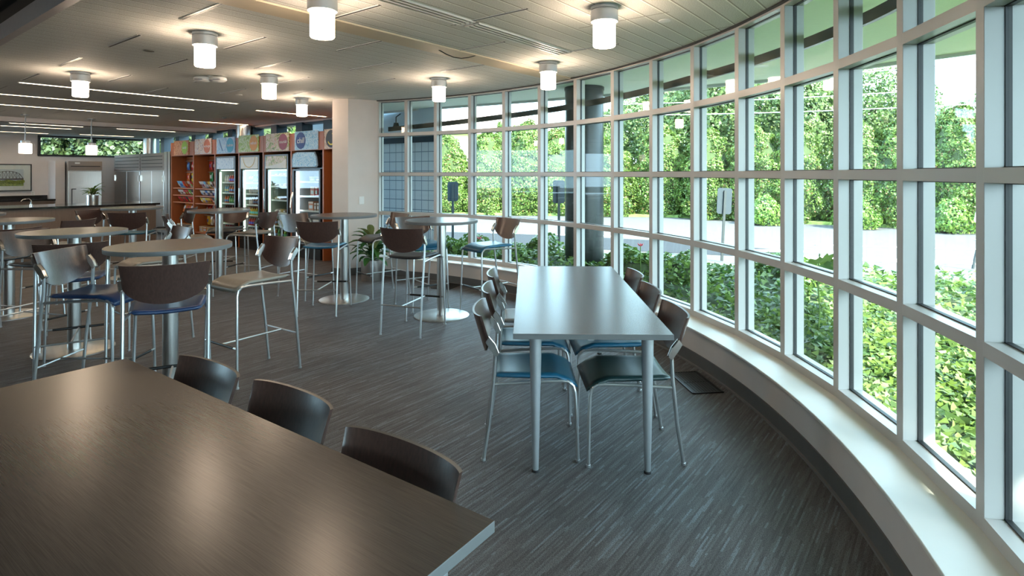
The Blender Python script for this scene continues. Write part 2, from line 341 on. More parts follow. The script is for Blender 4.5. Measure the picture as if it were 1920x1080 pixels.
# ------------------------------------------------------------------ the setting: shell
CX, CY, R0, RG = -4.01, 3.414, 5.62, 5.84
def arc(r, deg, z=None):
    x, y = CX+r*math.cos(math.radians(deg)), CY+r*math.sin(math.radians(deg))
    return (x, y) if z is None else (x, y, z)
def arcpts(r, d0, d1, step=1.5):
    n = max(2, int(abs(d1-d0)/step)); return [arc(r, d0+(d1-d0)*i/n) for i in range(n+1)]
def uv2(a, b): q = uv(a, b); return (q.x, q.y)
A0, A1 = -62.0, 71.03
outline = arcpts(R0+0.1, A0, A1, 3)+[(-2.25, 9.4), uv2(6.95, 8.75), uv2(6.95, 19.6), uv2(-3, 19.6), (-17.3, -3.1), (-1.33, -3.1)]
struct(MB().prism(outline, -0.12, 0.0).build('floor', 'carpet'), 'dark brown grey striped carpet floor')
ring = arcpts(R0, A0, A1)+arcpts(RG+0.13, A1, A0)
struct(MB().prism(ring, -0.12, 0.28).build('wall_right', 'white_wall'), 'low curved knee wall under the windows')
struct(MB().prism(arcpts(R0-0.015, A0, A1)+arcpts(RG+0.01, A1, A0), 0.275, 0.292).build('trim_1', 'ledge', bevel=0.004), 'deep pale ledge on the curved knee wall')
struct(MB().prism(arcpts(R0-0.008, A0, A1)+arcpts(R0+0.002, A1, A0), 0.0, 0.105).build('baseboard_right', 'base'), 'dark curved baseboard')
struct(MB().prism(arcpts(R0-0.022, A0, A1)+arcpts(R0-0.006, A1, A0), 0.0, 0.012).build('trim_2', 'base_toe'), 'baseboard toe')
# pier at the end of the glass
pier = [(-2.76, 8.74), (-2.50, 8.68), (-2.105, 8.935), (-2.27, 9.5), (-2.42, 9.95), (-2.98, 9.95)]
struct(MB().prism(pier, 0, 2.7).build('wall_back', 'white_wall'), 'off white pier where the curved glass ends')
struct(MB().prism([(-2.78, 8.735), (-2.50, 8.668), (-2.10, 8.925), (-2.105, 8.94), (-2.50, 8.685), (-2.76, 8.75)], 0, 0.105).build('baseboard_back', 'base'))
# vending wall, picture wall, rear and left walls
m = MB(); m.gbox(6.95, 7.15, 8.75, 19.7, -0.1, 2.12); m.gbox(6.95, 7.15, 8.75, 19.7, 2.66, 2.8); struct(m.build('wall_vending', 'kitchen_wall'), 'wall behind the coolers')
m = MB(); m.gbox(2.2, 6.95, 19.6, 19.8, -0.1, 2.05); m.gbox(2.2, 4.33, 19.6, 19.8, 2.05, 2.7); m.gbox(-3, 2.2, 19.6, 19.8, -0.1, 1.0); m.gbox(-3, 2.2, 19.6, 19.8, 2.4, 2.7); m.gbox(4.33, 6.95, 19.6, 19.8, 2.58, 2.7)
struct(m.build('wall_kitchen', 'kitchen_wall'), 'warm grey kitchen wall with the framed picture')
e = uv(-3, 19.6)
m = MB(); m.box(-17.5, -17.3, -3.2, e.y, -0.1, 0.4); m.box(-17.5, -17.3, -3.2, e.y, 2.6, 4.0)
m.box(-17.5, -17.3, -3.2, 4.0, 0.4, 2.6)
struct(m.build('wall_left', 'white_wall'), 'glazed left wall, out of frame')
m = MB(); m.box(-17.3, -1.2, -3.3, -3.1, -0.1, 0.4); m.box(-17.3, -1.2, -3.3, -3.1, 2.75, 4.0)
m.box(-17.3, -1.2, -3.3, -3.1, 0.4, 2.75)
m.box(-1.33, -1.2, -3.1, -1.55, -0.1, 4.0); struct(m.build('wall_rear', 'white_wall'), 'rear wall behind the camera')
wn = thing('window_50', None, None, (-17.4, 0, 0.4)); struct(wn); mm = MB(); mm.box(-0.005, 0.005, 4.0, 9.5, 0, 2.2); mm.build('pane', 'glass', wn)
# ceilings
def arc_at_a(r, a):
    best = min((abs(SN*arc(r, d/10)[0]+CS*arc(r, d/10)[1]-a), d/10) for d in range(-620, 0)); return best[1]
dL = arc_at_a(RG+0.02, 1.22)
poly = arcpts(RG+0.02, dL, A1, 2)+[(-2.25, 9.4), uv2(6.95, 8.75), uv2(6.95, 15.06), uv2(-3, 15.06), uv2(-3, 9.0), uv2(1.22, 9.0)]
struct(MB().prism(poly, 2.70, 2.80).build('ceiling', 'planks'), 'pale linear plank ceiling')
struct(MB().prism([uv2(6.95, 15.06), uv2(6.95, 19.6), uv2(-3, 19.6), uv2(-3, 15.06)], 2.60, 2.80).build('ceiling_kitchen', 'planks'))
m = MB(); m.gbox(-3, 6.9, 15.03, 15.06, 2.60, 2.7); struct(m.build('trim_3', 'kitchen_wall'))
m = MB(); m.gbox(-3, 6.9, 15.02, 15.06, 2.592, 2.604); struct(m.build('trim_8', 'dark_void'))
m = MB(); m.prism([uv2(1.32, 9.1), uv2(-16, 9.1), uv2(-16, -9), uv2(1.32, -9)], 3.7, 3.8); struct(m.build('ceiling_high', 'dark_void'))
m = MB(); m.prism([uv2(1.16, 9.0), uv2(1.16, -5), uv2(1.22, -5), uv2(1.22, 9.0)], 2.695, 2.83); struct(m.build('trim_4', 'ctrim'), 'grey metal edge of the lower ceiling')
m = MB(); m.gbox(1.22, 1.26, -5, 9.0, 2.80, 3.7); m.gbox(-6, 1.22, 9.0, 9.06, 2.8, 3.7); struct(m.build('wall_upper', 'dark_void'))
m = MB(); m.gbox(-1.2, 1.10, 0.5, 6.95, 2.96, 3.0); tag(m.build('ceiling_panel', flat((0.62, 0.64, 0.58), 0.7)), 'grey suspended panel in the dark ceiling recess, top left', 'ceiling panel')
struct(MB().prism(arcpts(RG-0.03, dL+2, A1)+arcpts(RG+0.0, A1, dL+2), 2.688, 2.70).build('trim_5', 'gasket'), 'dark reveal between ceiling and glass')
# flush cream strip across the planks
m = MB(); m.gbox(1.22, 6.08, 3.62, 3.87, 2.688, 2.702); struct(m.build('trim_6', 'cream'), 'plain cream strip running across the plank ceiling')
# staggered slots between planks
slots = []
for r in range(5):
    a = 1.83+0.68*r
    for k in range(-1, 9):
        b = 3.83+1.49*k+(0.745 if r % 2 else 0)
        p = uv(a, b+0.36)
        if b < 2.2 or b > 14.0 or math.hypot(p.x-CX, p.y-CY) > RG-0.7: continue
        if r % 2 == 0 and r > 0 and k > 5: continue
        slots.append((a, b))
first = None
for a, b in slots:
    if first is None:
        t0 = thing('ceiling_slot', 'thin dark air slot set between the ceiling planks', 'air slot', uv(a, b, 2.70), 0, 'thin air slots between the ceiling planks')
        mm = MB(); mm.box(-0.011, 0.011, 0, 0.70, -0.003, 0.0); s1 = mm.build('opening', 'gasket', t0)
        mm = MB(); mm.box(-0.015, -0.011, 0, 0.70, -0.005, 0.0); mm.box(0.011, 0.015, 0, 0.70, -0.005, 0.0); mm.build('slot_frame', 'white', t0)
        t0.rotation_euler = (0, 0, GR); first = t0
    else:
        c = copy_tree(first); c.location = uv(a, b, 2.70)

# ------------------------------------------------------------------ curtain wall
ANG = [71.03, 65.97, 60.65, 54.42, 48.19, 41.75, 35.37, 28.97, 22.63, 16.25, 9.9, 4.0, -2.0, -7.98, -13.8, -19.7, -25.6, -31.6, -37.6, -43.6, -49.6, -55.6, -61.6]
TZ = [0.318, 0.935, 1.545, 2.162, 2.70]
def frame_mat(deg, r=RG):
    x, y = arc(r, deg); return Matrix.Translation((x, y, 0)) @ Matrix.Rotation(math.radians(deg), 4, 'Z')
def tbar(mb, p, q, w0, w1, z0, z1):
    """bar from p to q (plan), w0..w1 outward offset"""
    p = Vector((p[0], p[1], 0)); q = Vector((q[0], q[1], 0)); d = (q-p).normalized(); n = Vector((d.y, -d.x, 0))
    if n.dot((p+q)/2-Vector((CX, CY, 0))) < 0: n = -n
    pts = [p+n*w0, q+n*w0, q+n*w1, p+n*w1]; mb.prism([(a.x, a.y) for a in pts], z0, z1)
for i in range(len(ANG)-1):
    d0, d1 = ANG[i], ANG[i+1]
    wn = thing('window_%d' % (i+1), None, None, arc(RG, d0, 0.28)); struct(wn)
    inv = Matrix.Translation((-wn.location.x, -wn.location.y, -wn.location.z))
    def bld(mb, name, mat, **k):
        mb.v = [tuple(inv @ Vector(v)) for v in mb.v]; return mb.build(name, mat, wn, **k)
    m = MB(); F = frame_mat(d0)
    m.box(0, 0.066, -0.027, 0.027, 0.292, 2.70, F); m.box(0.079, 0.135, -0.027, 0.027, 0.28, 2.78, F)
    if i == 0: m.box(-0.01, 0.135, 0.0, 0.07, 0.28, 2.70, F)
    bld(m, 'mullion', 'alu', bevel=0.002)
    m = MB(); m.box(0.062, 0.083, -0.031, 0.031, 0.292, 2.70, F)
    p, q = arc(RG, d0), arc(RG, d1)
    for z in TZ: tbar(m, p, q, 0.062, 0.083, z-0.031, z+0.031)
    bld(m, 'gasket', 'gasket')
    for z in TZ:
        m = MB(); tbar(m, p, q, 0.001, 0.066, z-0.026, z+0.026); tbar(m, p, q, 0.079, 0.133, z-0.026, z+0.026)
        bld(m, 'transom', 'alu')
    for z0, z1 in zip(TZ[:-1], TZ[1:]):
        m = MB(); tbar(m, p, q, 0.069, 0.076, z0+0.02, z1-0.02); bld(m, 'pane', 'glass')

# ------------------------------------------------------------------ outside: ground
GZ = -0.12
m = MB(); m.box(-60, 80, -40, 90, -0.5, GZ-0.02); struct(m.build('ground', 'asphalt'), 'grey asphalt drive outside')
bed = [(-1.9, 9.6), (-1.55, 11.0), (-0.3, 10.7), (1.5, 9.6), (3.0, 8.7), (4.9, 7.9), (7.0, 7.6), (10.0, 7.2), (14, 5.0), (14, -6), (0, -6)]
walk = [(-2.0, 9.7), (-3.0, 12.6), (-0.8, 12.3), (2.0, 11.4), (4.3, 10.3), (7, 9.6), (10.5, 8.8), (16, 6), (16, -8), (0, -8)]
struct(MB().prism(walk, -0.3, GZ).build('ground_path', 'concrete'), 'pale concrete walk round the planting bed')
struct(MB().prism(bed, -0.3, GZ+0.05).build('ground_bed', 'soil'))
struct(MB().prism([(-9, 16.6), (-2.5, 16.6), (0.5, 15.9), (4.0, 14.2), (6.4, 12.2), (4.6, 11.7), (2.0, 12.7), (-0.8, 13.6), (-3.0, 14.0), (-9, 14.2)], -0.3, GZ-0.012).build('ground_shadow', P('asphalt darkened as shadow', (0.020, 0.022, 0.026), 0.9, spec=0.2)), 'building shadow painted as a dark strip on the drive')  # building shadow on the road, put into the colour of this strip
hl = [(-14, 26.5), (-8, 24.8), (-2.8, 23.4), (2, 22.8), (6.2, 22.0), (8.8, 19.8), (11.3, 18.2), (13.6, 16.4), (17, 13.4), (21, 10)]
struct(MB().prism(hl+[(30, 14), (30, 60), (-30, 60), (-30, 28)], -0.3, GZ+0.08).build('ground_verge', 'grass'), 'grass verge under the hedge')
for k, (p, q, wd) in enumerate([((-0.6, 16.2), (3.2, 15.2), 0.10), ((7.2, 13.5), (10.4, 12.6), 0.12), ((5.2, 11.6), (10.4, 10.3), 0.45), ((11.0, 12.2), (11.9, 14.6), 0.12), ((4.6, 12.6), (7.4, 12.1), 0.35)]):
    m = MB(); m.tube
    d = (Vector(q)-Vector(p)).normalized(); n = Vector((-d.y, d.x))*wd/2
    m.prism([(p[0]+n.x, p[1]+n.y), (q[0]+n.x, q[1]+n.y), (q[0]-n.x, q[1]-n.y), (p[0]-n.x, p[1]-n.y)], GZ-0.014, GZ-0.006)
    struct(m.build('trim_%d' % (20+k), 'paint'), 'white paint mark on the drive')
# soffit, roof and upper storey that shade the glass
edge = [(-4.2, 13.2), (-1.28, 11.4), (0.39, 10.4), (1.46, 9.73), (3.72, 8.09), (4.13, 7.5), (4.77, 6.6), (5.15, 6.1), (5.3, 5.2), (5.1, 3.9), (4.65, 2.6), (4.15, 1.4), (3.6, 0.1), (2.8, -1.6), (1.5, -3.6)]
sof = arcpts(RG+0.135, A0, A1, 2)+[(-2.05, 9.4), (-4.6, 12.4)]+edge[:]
struct(MB().prism(sof, 2.90, 2.96).build('soffit', 'soffit'), 'pale curved soffit outside the windows')
m = MB()
for p, q in zip(edge[:-1], edge[1:]):
    p, q = Vector(p), Vector(q); d = (q-p).normalized(); n = Vector((d.y, -d.x)) 
    if n.dot(p-Vector((CX, CY))) < 0: n = -n
    m.prism([tuple(p), tuple(q), tuple(q+n*0.05), tuple(p+n*0.05)], 2.86, 3.25)
struct(m.build('fascia', 'fascia'), 'grey fascia at the edge of the soffit')
struct(MB().prism(arcpts(RG+0.0, A0, A1, 2)+arcpts(RG+0.13, A1, A0, 2), 2.70, 2.96).build('wall_head', 'alu'), 'metal head above the glass')
roofp = edge+[(-1.2, -3.6), (-18, -3.6), (-18, 9.0), uv2(-3.2, 20.0), uv2(7.6, 20.0)]
struct(MB().prism(roofp, 3.85, 4.1).build('roof', 'fascia'))
up = [uv2(7.0, 19.8), uv2(7.0, 8.6), (-0.6, 9.9), (1.4, 8.6), (3.2, 6.6), (3.9, 4.0), (3.4, 0.8), (-1.2, -3.4), (-17.8, -3.4), (-17.8, 9.0), uv2(-3.2, 19.8)]
struct(MB().prism(up, 4.1, 5.6).build('wall_storey', 'plain_panel'))
# tiled outer wall seen past the pier
o = MB(); o.box(0, 4.5, -0.12, 0.0, -0.3, 2.2)
ow = o.build('wall_outer', 'tiles'); ow.location = uv(8.14, 8.27+0.0); ow.rotation_euler = (0, 0, GR+PI/2); struct(ow, 'blue grey square block wall outside')
o = MB(); o.box(0, 4.5, -0.12, 0.04, 2.2, 2.32); oo = o.build('trim_7', 'navy_frame'); oo.location = ow.location; oo.rotation_euler = ow.rotation_euler; struct(oo)
o = MB(); o.box(0, 4.5, -0.12, 0.0, 2.32, 2.9); oo = o.build('wall_outer_upper', 'plain_panel'); oo.location = ow.location; oo.rotation_euler = ow.rotation_euler; struct(oo)
# two small lamps bracketed under that soffit
t = thing('flood_light', 'small dark floodlight on the blue outer wall, seen through the top panes', 'light', uv(7.95, 9.25, 2.62), GR)
m = MB(); m.lathe([(0.0, 0.0), (0.05, 0.0), (0.075, -0.09), (0.0, -0.09)], 16); m.build('housing', 'dark_metal', t, smooth=True)
m = MB(); m.tube([(0, 0, 0), (0.0, 0, 0.12), (0.12, 0, 0.2)], 0.012); m.build('bracket', 'dark_metal', t)
# round exterior column
t = thing('round_column', 'thick dark round metal column standing outside the curved glass', 'column', (1.13, 8.9, GZ))
m = MB(); m.lathe([(0.30, 0), (0.30, 3.02)], 48); m.build('shaft', 'dark_metal', t, smooth=True)
m = MB(); m.lathe([(0.31, 2.97), (0.31, 3.015)], 48); m.build('collar', 'dark_metal', t, smooth=True)
m = MB(); m.lathe([(0.31, 0), (0.31, 0.25)], 48); m.build('base_ring', 'dark_metal', t, smooth=True)
# reflection in the glass, modelled as a dark curved bar outside the top panes
t = thing('reflection_band', 'dark curved band standing in for a reflection in the top row of panes', 'rail', arc(RG+0.24, 30, 0))
m = MB(); n = 60; A_, B_ = -16, 70.5
def bandz(d): return 2.455-0.0030*max(0, d-20)-0.00006*max(0, d-45)**2+(0.04 if d < -2 else 0)*min(1, (-2-d)/12)
base = Vector(t.location)
vs_ = []
for i in range(n+1):
    d = A_+(B_-A_)*i/n; z = bandz(d)
    for r, dz in ((RG+0.22, -0.035), (RG+0.25, -0.035), (RG+0.25, 0.035), (RG+0.22, 0.035)):
        x, y = arc(r, d); vs_.append((x-base.x, y-base.y, z+dz))
fs_ = [(i*4+k, i*4+(k+1) % 4, (i+1)*4+(k+1) % 4, (i+1)*4+k) for i in range(n) for k in range(4)]+[(3, 2, 1, 0), tuple(n*4+k for k in range(4))]
m.add(vs_, fs_); m.build('reflection_bar', 'dark_metal', t)
for d in (66, 41.75, 16.25, -7.98):
    mm = MB(); F = Matrix.Translation(-base) @ frame_mat(d); z = bandz(d); mm.box(0.13, 0.225, -0.01, 0.01, z-0.02, z+0.02, F); mm.build('bracket', 'dark_metal', t)  # brackets added along with the bar that stands for the reflection

# ------------------------------------------------------------------ planting
def leaf_cloud(P_, Nn, size, tilt=0.6, shape='quad'):
    """P_ (n,3) positions, Nn (n,3) normals -> verts, faces of little folded leaves"""
    n = len(P_); rnd = np.random.randn(n, 3); Nn = Nn+tilt*rnd; Nn /= np.linalg.norm(Nn, axis=1)[:, None]
    T = np.cross(Nn, np.random.randn(n, 3)); T /= np.linalg.norm(T, axis=1)[:, None]; B = np.cross(Nn, T)
    s = size*(0.6+0.8*np.random.rand(n))[:, None]
    if shape == 'quad': pts = [(-0.5, -0.25), (0.0, -0.5), (0.5, -0.1), (0.35, 0.4), (-0.35, 0.4)]
    else: pts = [(0.0, -0.35), (0.45, -0.30), (0.28, 0.02), (0.0, 0.62), (-0.28, 0.02), (-0.45, -0.30)]
    V = np.stack([P_+T*s*a+B*s*b+Nn*s*0.12*(abs(a)-0.2) for a, b in pts], 1).reshape(-1, 3)
    k = len(pts); F_ = np.arange(n*k).reshape(n, k); return V, F_, k
def noisev(p, s, seed=0): return np.array([noise.noise(Vector((q[0]*s+seed, q[1]*s, q[2]*s))) for q in p])
def bush_mesh(name, rx, ry, h, n, size, mat, seed, shape='egg', z0=0.0, clump=0.28, fs_=2.2):
    rs = np.random.RandomState(seed); th = rs.rand(n)*2*PI; tt = rs.rand(n)
    if shape == 'egg': z = tt; r = np.clip(np.sin(np.clip(z*0.93+0.07, 0, 1)**0.62*PI)**0.45, 0, 1)*(1-0.35*z)+0.10
    else: zz_ = 1-2*tt; z = (zz_+1)/2; r = np.sqrt(np.clip(1-zz_**2, 0, 1))
    X = np.stack([np.cos(th)*r*rx, np.sin(th)*r*ry, z0+z*h], 1)
    Nn = np.stack([np.cos(th)*r/rx, np.sin(th)*r/ry, (z-0.45)*1.6/h*1.5], 1); Nn /= np.linalg.norm(Nn, axis=1)[:, None]+1e-6
    d = noisev(X, fs_, seed*7.3)+0.5*noisev(X, fs_*2.3, seed*3.1)
    X = X+Nn*(d*clump)[:, None]-Nn*(rs.rand(n)**2*0.12)[:, None]
    X[:, 2] = np.maximum(X[:, 2], 0.02)
    V, F_, k = leaf_cloud(X, Nn, size, 0.55); return raw_mesh(name, V, F_, k, mat)
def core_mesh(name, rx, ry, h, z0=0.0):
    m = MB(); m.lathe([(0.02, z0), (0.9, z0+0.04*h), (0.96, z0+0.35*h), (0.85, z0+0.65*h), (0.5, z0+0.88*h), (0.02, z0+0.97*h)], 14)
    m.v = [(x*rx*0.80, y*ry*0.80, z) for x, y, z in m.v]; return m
hm = [bush_mesh('foliage', 1.15, 0.95, 3.55, 24000, 0.052, M['leaf_hedge'], s) for s in (1, 2, 3)]
def shrub(x, y, sc_, k, label, group, mesh=None, core=(1.15, 0.95, 3.5), name='evergreen_shrub', cat='shrub'):
    t = thing(name, label, cat, (x, y, GZ), k*1.3, group); t.scale = (sc_[0], sc_[0], sc_[1])
    f_ = bpy.data.objects.new('foliage', mesh or hm[k % 3]); C.objects.link(f_); f_.parent = t
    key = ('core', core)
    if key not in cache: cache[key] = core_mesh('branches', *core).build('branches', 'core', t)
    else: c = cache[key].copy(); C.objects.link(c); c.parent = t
    return t
cache = {}
k = 0; hpts = [Vector(p) for p in hl]
# along the road: tall evergreens, one after the other
acc = []
for p, q in zip(hpts[:-1], hpts[1:]):
    L_ = (q-p).length; nn = max(1, int(L_/1.45))
    for i in range(nn): acc.append(p+(q-p)*(i/nn))
rr = random.Random(4)
for i, p in enumerate(acc):
    shrub(p.x+rr.uniform(-.2, .2), p.y+0.9+rr.uniform(-.2, .2), (rr.uniform(0.95, 1.15), rr.uniform(0.92, 1.12)), i, 'tall bright evergreen standing in the hedge across the drive', 'tall evergreens of the hedge across the drive')
# low shrub in front of the hedge
lowm = bush_mesh('foliage', 0.7, 0.6, 0.9, 4000, 0.055, M['leaf_bright'], 5)
for x, y in ((8.4, 18.9), (10.6, 17.6), (12.6, 16.4)):
    shrub(x, y, (1, 1), 3, 'low rounded bright green shrub at the foot of the hedge', 'low shrubs at the foot of the hedge', lowm, (0.7, 0.6, 0.85), 'low_shrub')
tm = [bush_mesh('foliage', 2.3, 2.2, 4.2, 19000, 0.085, M['leaf_tree'], s, 'ball', 1.2, 0.75, 1.0) for s in (11, 12)]
tm2 = bush_mesh('foliage', 2.0, 2.0, 3.4, 7500, 0.085, M['leaf_tree'], 15, 'ball', 2.6, 0.95, 0.9)
tm3 = bush_mesh('foliage', 1.9, 1.8, 6.4, 11000, 0.15, M['leaf_tree_shaded'], 33, 'egg', 0.0, 0.6, 0.9)
def tree(x, y, s, k, label, group, airy=False):
    t = thing('broadleaf_tree', label, 'tree', (x, y, GZ), k*1.1, group); t.scale = (s, s, s)
    f_ = bpy.data.objects.new('foliage', tm2 if airy else tm[k % 2]); C.objects.link(f_); f_.parent = t
    if 'trunk' not in cache:
        m = MB(); m.tube([(0, 0, 0), (0.05, 0, 1.5), (-0.05, 0.05, 3.0), (0.1, 0, 4.6)], 0.16, 10, r_end=0.05)
        for j in range(7):
            a = j*2.4; m.tube([(0, 0, 2.2+j*0.3), (0.7*math.cos(a), 0.7*math.sin(a), 3.1+j*0.3), (1.5*math.cos(a), 1.5*math.sin(a), 3.7+j*0.32)], 0.06, 6, r_end=0.015)
        cache['trunk'] = m.build('trunk', 'bark', t, smooth=True)
    else: c = cache['trunk'].copy(); C.objects.link(c); c.parent = t
for j, (px, Y, top, airy) in enumerate([(1065, 30, 4.4, 0), (1150, 28, 5.6, 0), (1215, 28, 7.0, 0), (1290, 27, 7.6, 0), (1365, 26, 8.4, 0), (1440, 25, 8.0, 0), (1520, 25, 6.6, 0),
                                       (1575, 25, 7.2, 1), (1640, 24, 6.6, 1), (1690, 24, 5.2, 1), (1745, 24, 5.0, 1), (1800, 23, 4.4, 0), (1890, 21, 5.4, 0)]):
    tree((px-960)/1066.7*Y, Y, top/6.6, j, 'thin airy tree rising against the white sky beyond the hedge' if airy else 'dense leafy tree rising behind the evergreen hedge',
         'thin airy trees beyond the hedge' if airy else 'dense leafy trees behind the hedge', airy)
for j, (x, y, q) in enumerate([(-5.5, 29, 0.62), (-8.6, 28, 0.85), (-12, 27.5, 1.0), (-15.2, 27, 1.05), (-18.5, 26.5, 1.1), (-21.5, 25, 1.1), (-24.5, 24, 1.1), (-27, 22, 1.1), (-29, 19.5, 1.1)]):
    shrub(x, y, (q, q), j, 'tall shaded evergreen tree seen through the high window strips above the kitchen', 'tall evergreens behind the high window strips', tm3, (1.9, 1.8, 6.2), 'evergreen_tree', 'tree')
shrub(-0.45, 26.2, (0.75, 1.13), 4, 'small pointed evergreen rising above the hedge in front of the distant roof', None, hm[1], name='evergreen_tree', cat='tree')
# ivy bed
def inside(pt, poly):
    x, y = pt; c = False; n = len(poly)
    for i in range(n):
        x1, y1 = poly[i]; x2, y2 = poly[(i+1) % n]
        if (y1 > y) != (y2 > y) and x < (x2-x1)*(y-y1)/(y2-y1)+x1: c = not c
    return c
def bedz(x, y):
    r = math.hypot(x-CX, y-CY)
    return 0.10+0.16*min(1, max(0, r-6.0)/1.0)+0.13*noise.noise(Vector((x*0.9, y*0.9, 3)))+0.05*noise.noise(Vector((x*3, y*3, 1)))
rs = random.Random(3); pts = []
def scatter(n, x0, x1, y0, y1, keep):
    c = 0
    while c < n:
        x, y = rs.uniform(x0, x1), rs.uniform(y0, y1)
        r = math.hypot(x-CX, y-CY)
        if r < RG+0.17 or math.hypot(x-1.13, y-8.9) < 0.36 or not inside((x, y), bed) or not keep(x, y, r): continue
        pts.append((x, y, bedz(x, y)-rs.random()**2*0.10)); c += 1
scatter(36000, 1.2, 5.5, 0.0, 5.5, lambda x, y, r: r < 8.3 and x > 0.55*y*0.3)
scatter(22000, -2, 12, 3.0, 11.5, lambda x, y, r: True)
pts = np.array(pts); Nn = np.tile([0, 0, 1.0], (len(pts), 1))
near = (pts[:, 1] < 6)
V1, F1, k1 = leaf_cloud(pts[near], Nn[near]+np.array([-0.25, -0.35, 0]), 0.056, 0.45, 'ivy'); V2, F2, k2 = leaf_cloud(pts[~near], Nn[~near], 0.072, 0.55, 'ivy')
V = np.concatenate([V1, V2]); F_ = np.concatenate([F1, F2+len(V1)])
iv = bpy.data.objects.new('ivy_groundcover', raw_mesh('ivy_groundcover', V, F_, 6, M['leaf_ivy'])); C.objects.link(iv)
tag(iv, 'dense green ivy groundcover filling the bed outside the curved windows', 'groundcover', kind='stuff')
# mound under the leaves
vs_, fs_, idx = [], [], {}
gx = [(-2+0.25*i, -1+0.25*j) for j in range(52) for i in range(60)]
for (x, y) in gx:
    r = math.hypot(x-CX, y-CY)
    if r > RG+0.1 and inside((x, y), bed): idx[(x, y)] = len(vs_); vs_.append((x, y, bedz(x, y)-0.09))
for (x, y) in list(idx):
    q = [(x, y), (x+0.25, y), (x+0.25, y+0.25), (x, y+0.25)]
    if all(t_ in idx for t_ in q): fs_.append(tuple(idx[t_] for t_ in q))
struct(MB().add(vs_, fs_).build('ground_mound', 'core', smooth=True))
# leafy plants rising from the bed along the walk on the left
gm = bush_mesh('foliage', 0.42, 0.36, 0.62, 2600, 0.042, M['leaf_bright'], 21)
for j, (px, Y) in enumerate([(845, 9.6), (905, 9.4), (965, 9.0), (1010, 9.5), (1160, 8.0), (1195, 7.7), (1245, 8.0), (1280, 7.4), (1420, 7.7), (1480, 7.2)]):
    shrub((px-960)/1066.7*Y, Y, (1.0+0.1*(j % 3), 0.85+0.12*(j % 2)), j, 'small mid green bush at the outer edge of the ivy bed', 'small bushes along the edge of the ivy bed', gm, (0.42, 0.36, 0.55), 'small_bush')
for j, (px, Y, z) in enumerate([(901, 9.3, 0.52), (1012, 8.9, 0.46), (1190, 7.8, 0.60)]):
    t = thing('pink_flower', 'single pink flower standing among the bushes outside the glass', 'flower', ((px-960)/1066.7*Y, Y-0.35, 0.1), 0, 'pink flowers among the outside bushes')
    m = MB(); m.tube([(0, 0, 0), (0, 0, z-0.1)], 0.006, 5); m.build('stem', 'leaf_bright', t)
    m = MB()
    for q in range(5): a = q*1.256; m.add([(0, 0, z-0.1), (0.028*math.cos(a-.5), 0.028*math.sin(a-.5), z-0.085), (0.04*math.cos(a), 0.04*math.sin(a), z-0.06), (0.028*math.cos(a+.5), 0.028*math.sin(a+.5), z-0.085)], [(0, 1, 2, 3)])
    m.build('petals', 'petal', t, solid=0.004)
def lobed_leaf(mb, base, dirv, up, s):
    d = dirv.normalized(); x = d.cross(up).normalized(); u_ = x.cross(d)
    shp = [(0, 0), (0.35, -0.05), (0.5, 0.2), (0.3, 0.3), (0.42, 0.65), (0.18, 0.6), (0, 1.0), (-0.18, 0.6), (-0.42, 0.65), (-0.3, 0.3), (-0.5, 0.2), (-0.35, -0.05)]
    mb.add([base+x*a*s+d*b*s-u_*0.18*s*(abs(a)+b*b*0.6) for a, b in shp], [(0, 1, 2, 3), (0, 3, 4, 5), (0, 5, 6, 7), (0, 7, 8, 9), (0, 9, 10, 11)])
t = thing('young_maple', 'lone seedling with a few broad lobed leaves rising above the ivy', 'plant', (2.55, 4.75, 0.1))
m = MB(); m.tube([(0, 0, 0), (0.02, 0, 0.3), (0.0, 0, 0.62), (0.03, 0.02, 0.78)], 0.006, 6)
m.tube([(0, 0, 0.6), (0.1, 0, 0.70), (0.2, 0, 0.72)], 0.004, 5); m.tube([(0, 0, 0.6), (-0.1, 0, 0.68)], 0.004, 5); m.build('stem', 'leaf_bright', t)
m = MB()
for bx, dx, dz, s in ((0.0, -0.9, 0.05, 0.2), (0.02, 0.5, 0.5, 0.16), (0.1, 0.9, -0.3, 0.18), (0.2, 0.8, -0.5, 0.17), (0.18, 0.3, -0.8, 0.15), (-0.06, -0.7, -0.5, 0.13), (0.05, 0.5, -0.8, 0.12)):
    lobed_leaf(m, Vector((bx, 0, 0.70)), Vector((dx, -0.2, dz)), Vector((0, 0.8, 0.6)), s)
m.build('leaves', 'leaf_bright', t, solid=0.002)

# sign posts seen from behind
def signpost(x, y, zt, sw, sh, label, lean=0.0, mat='sign_back', pole=0.025, rz=0.0, zb=GZ):
    t = thing('sign_post', label, 'sign', (x, y, zb), rz); t.rotation_euler = (0, lean, rz)
    m = MB(); m.box(-pole, pole, -0.015, 0.015, 0, zt-zb-sh*0.1); m.build('post', 'post', t)
    m = MB(); r = 0.03; z1 = zt-zb; z0 = z1-sh
    m.prism([(-sw/2+r, z0), (sw/2-r, z0), (sw/2, z0+r), (sw/2, z1-r), (sw/2-r, z1), (-sw/2+r, z1), (-sw/2, z1-r), (-sw/2, z0+r)], -0.004, 0.004)
    m.v = [(a, 0.02+c, b) for a, b, c in m.v]; m.build('sign_plate', mat, t)
    return t
signpost(-1.27, 12.2, 1.38, 0.23, 0.42, 'grey back of a sign on a dark post, the left one beyond the glass')
signpost(0.94, 11.4, 1.42, 0.24, 0.46, 'grey back of a sign on a dark post just left of the round column')
signpost(4.02, 10.9, 1.28, 0.28, 0.50, 'grey back of a leaning sign post right of the round column', 0.05, pole=0.022)
signpost(8.1, 10.0, 1.05, 0.30, 0.36, 'pale tilted sign on a leaning post at the far right of the drive', 0.22, mat='fascia', pole=0.015)
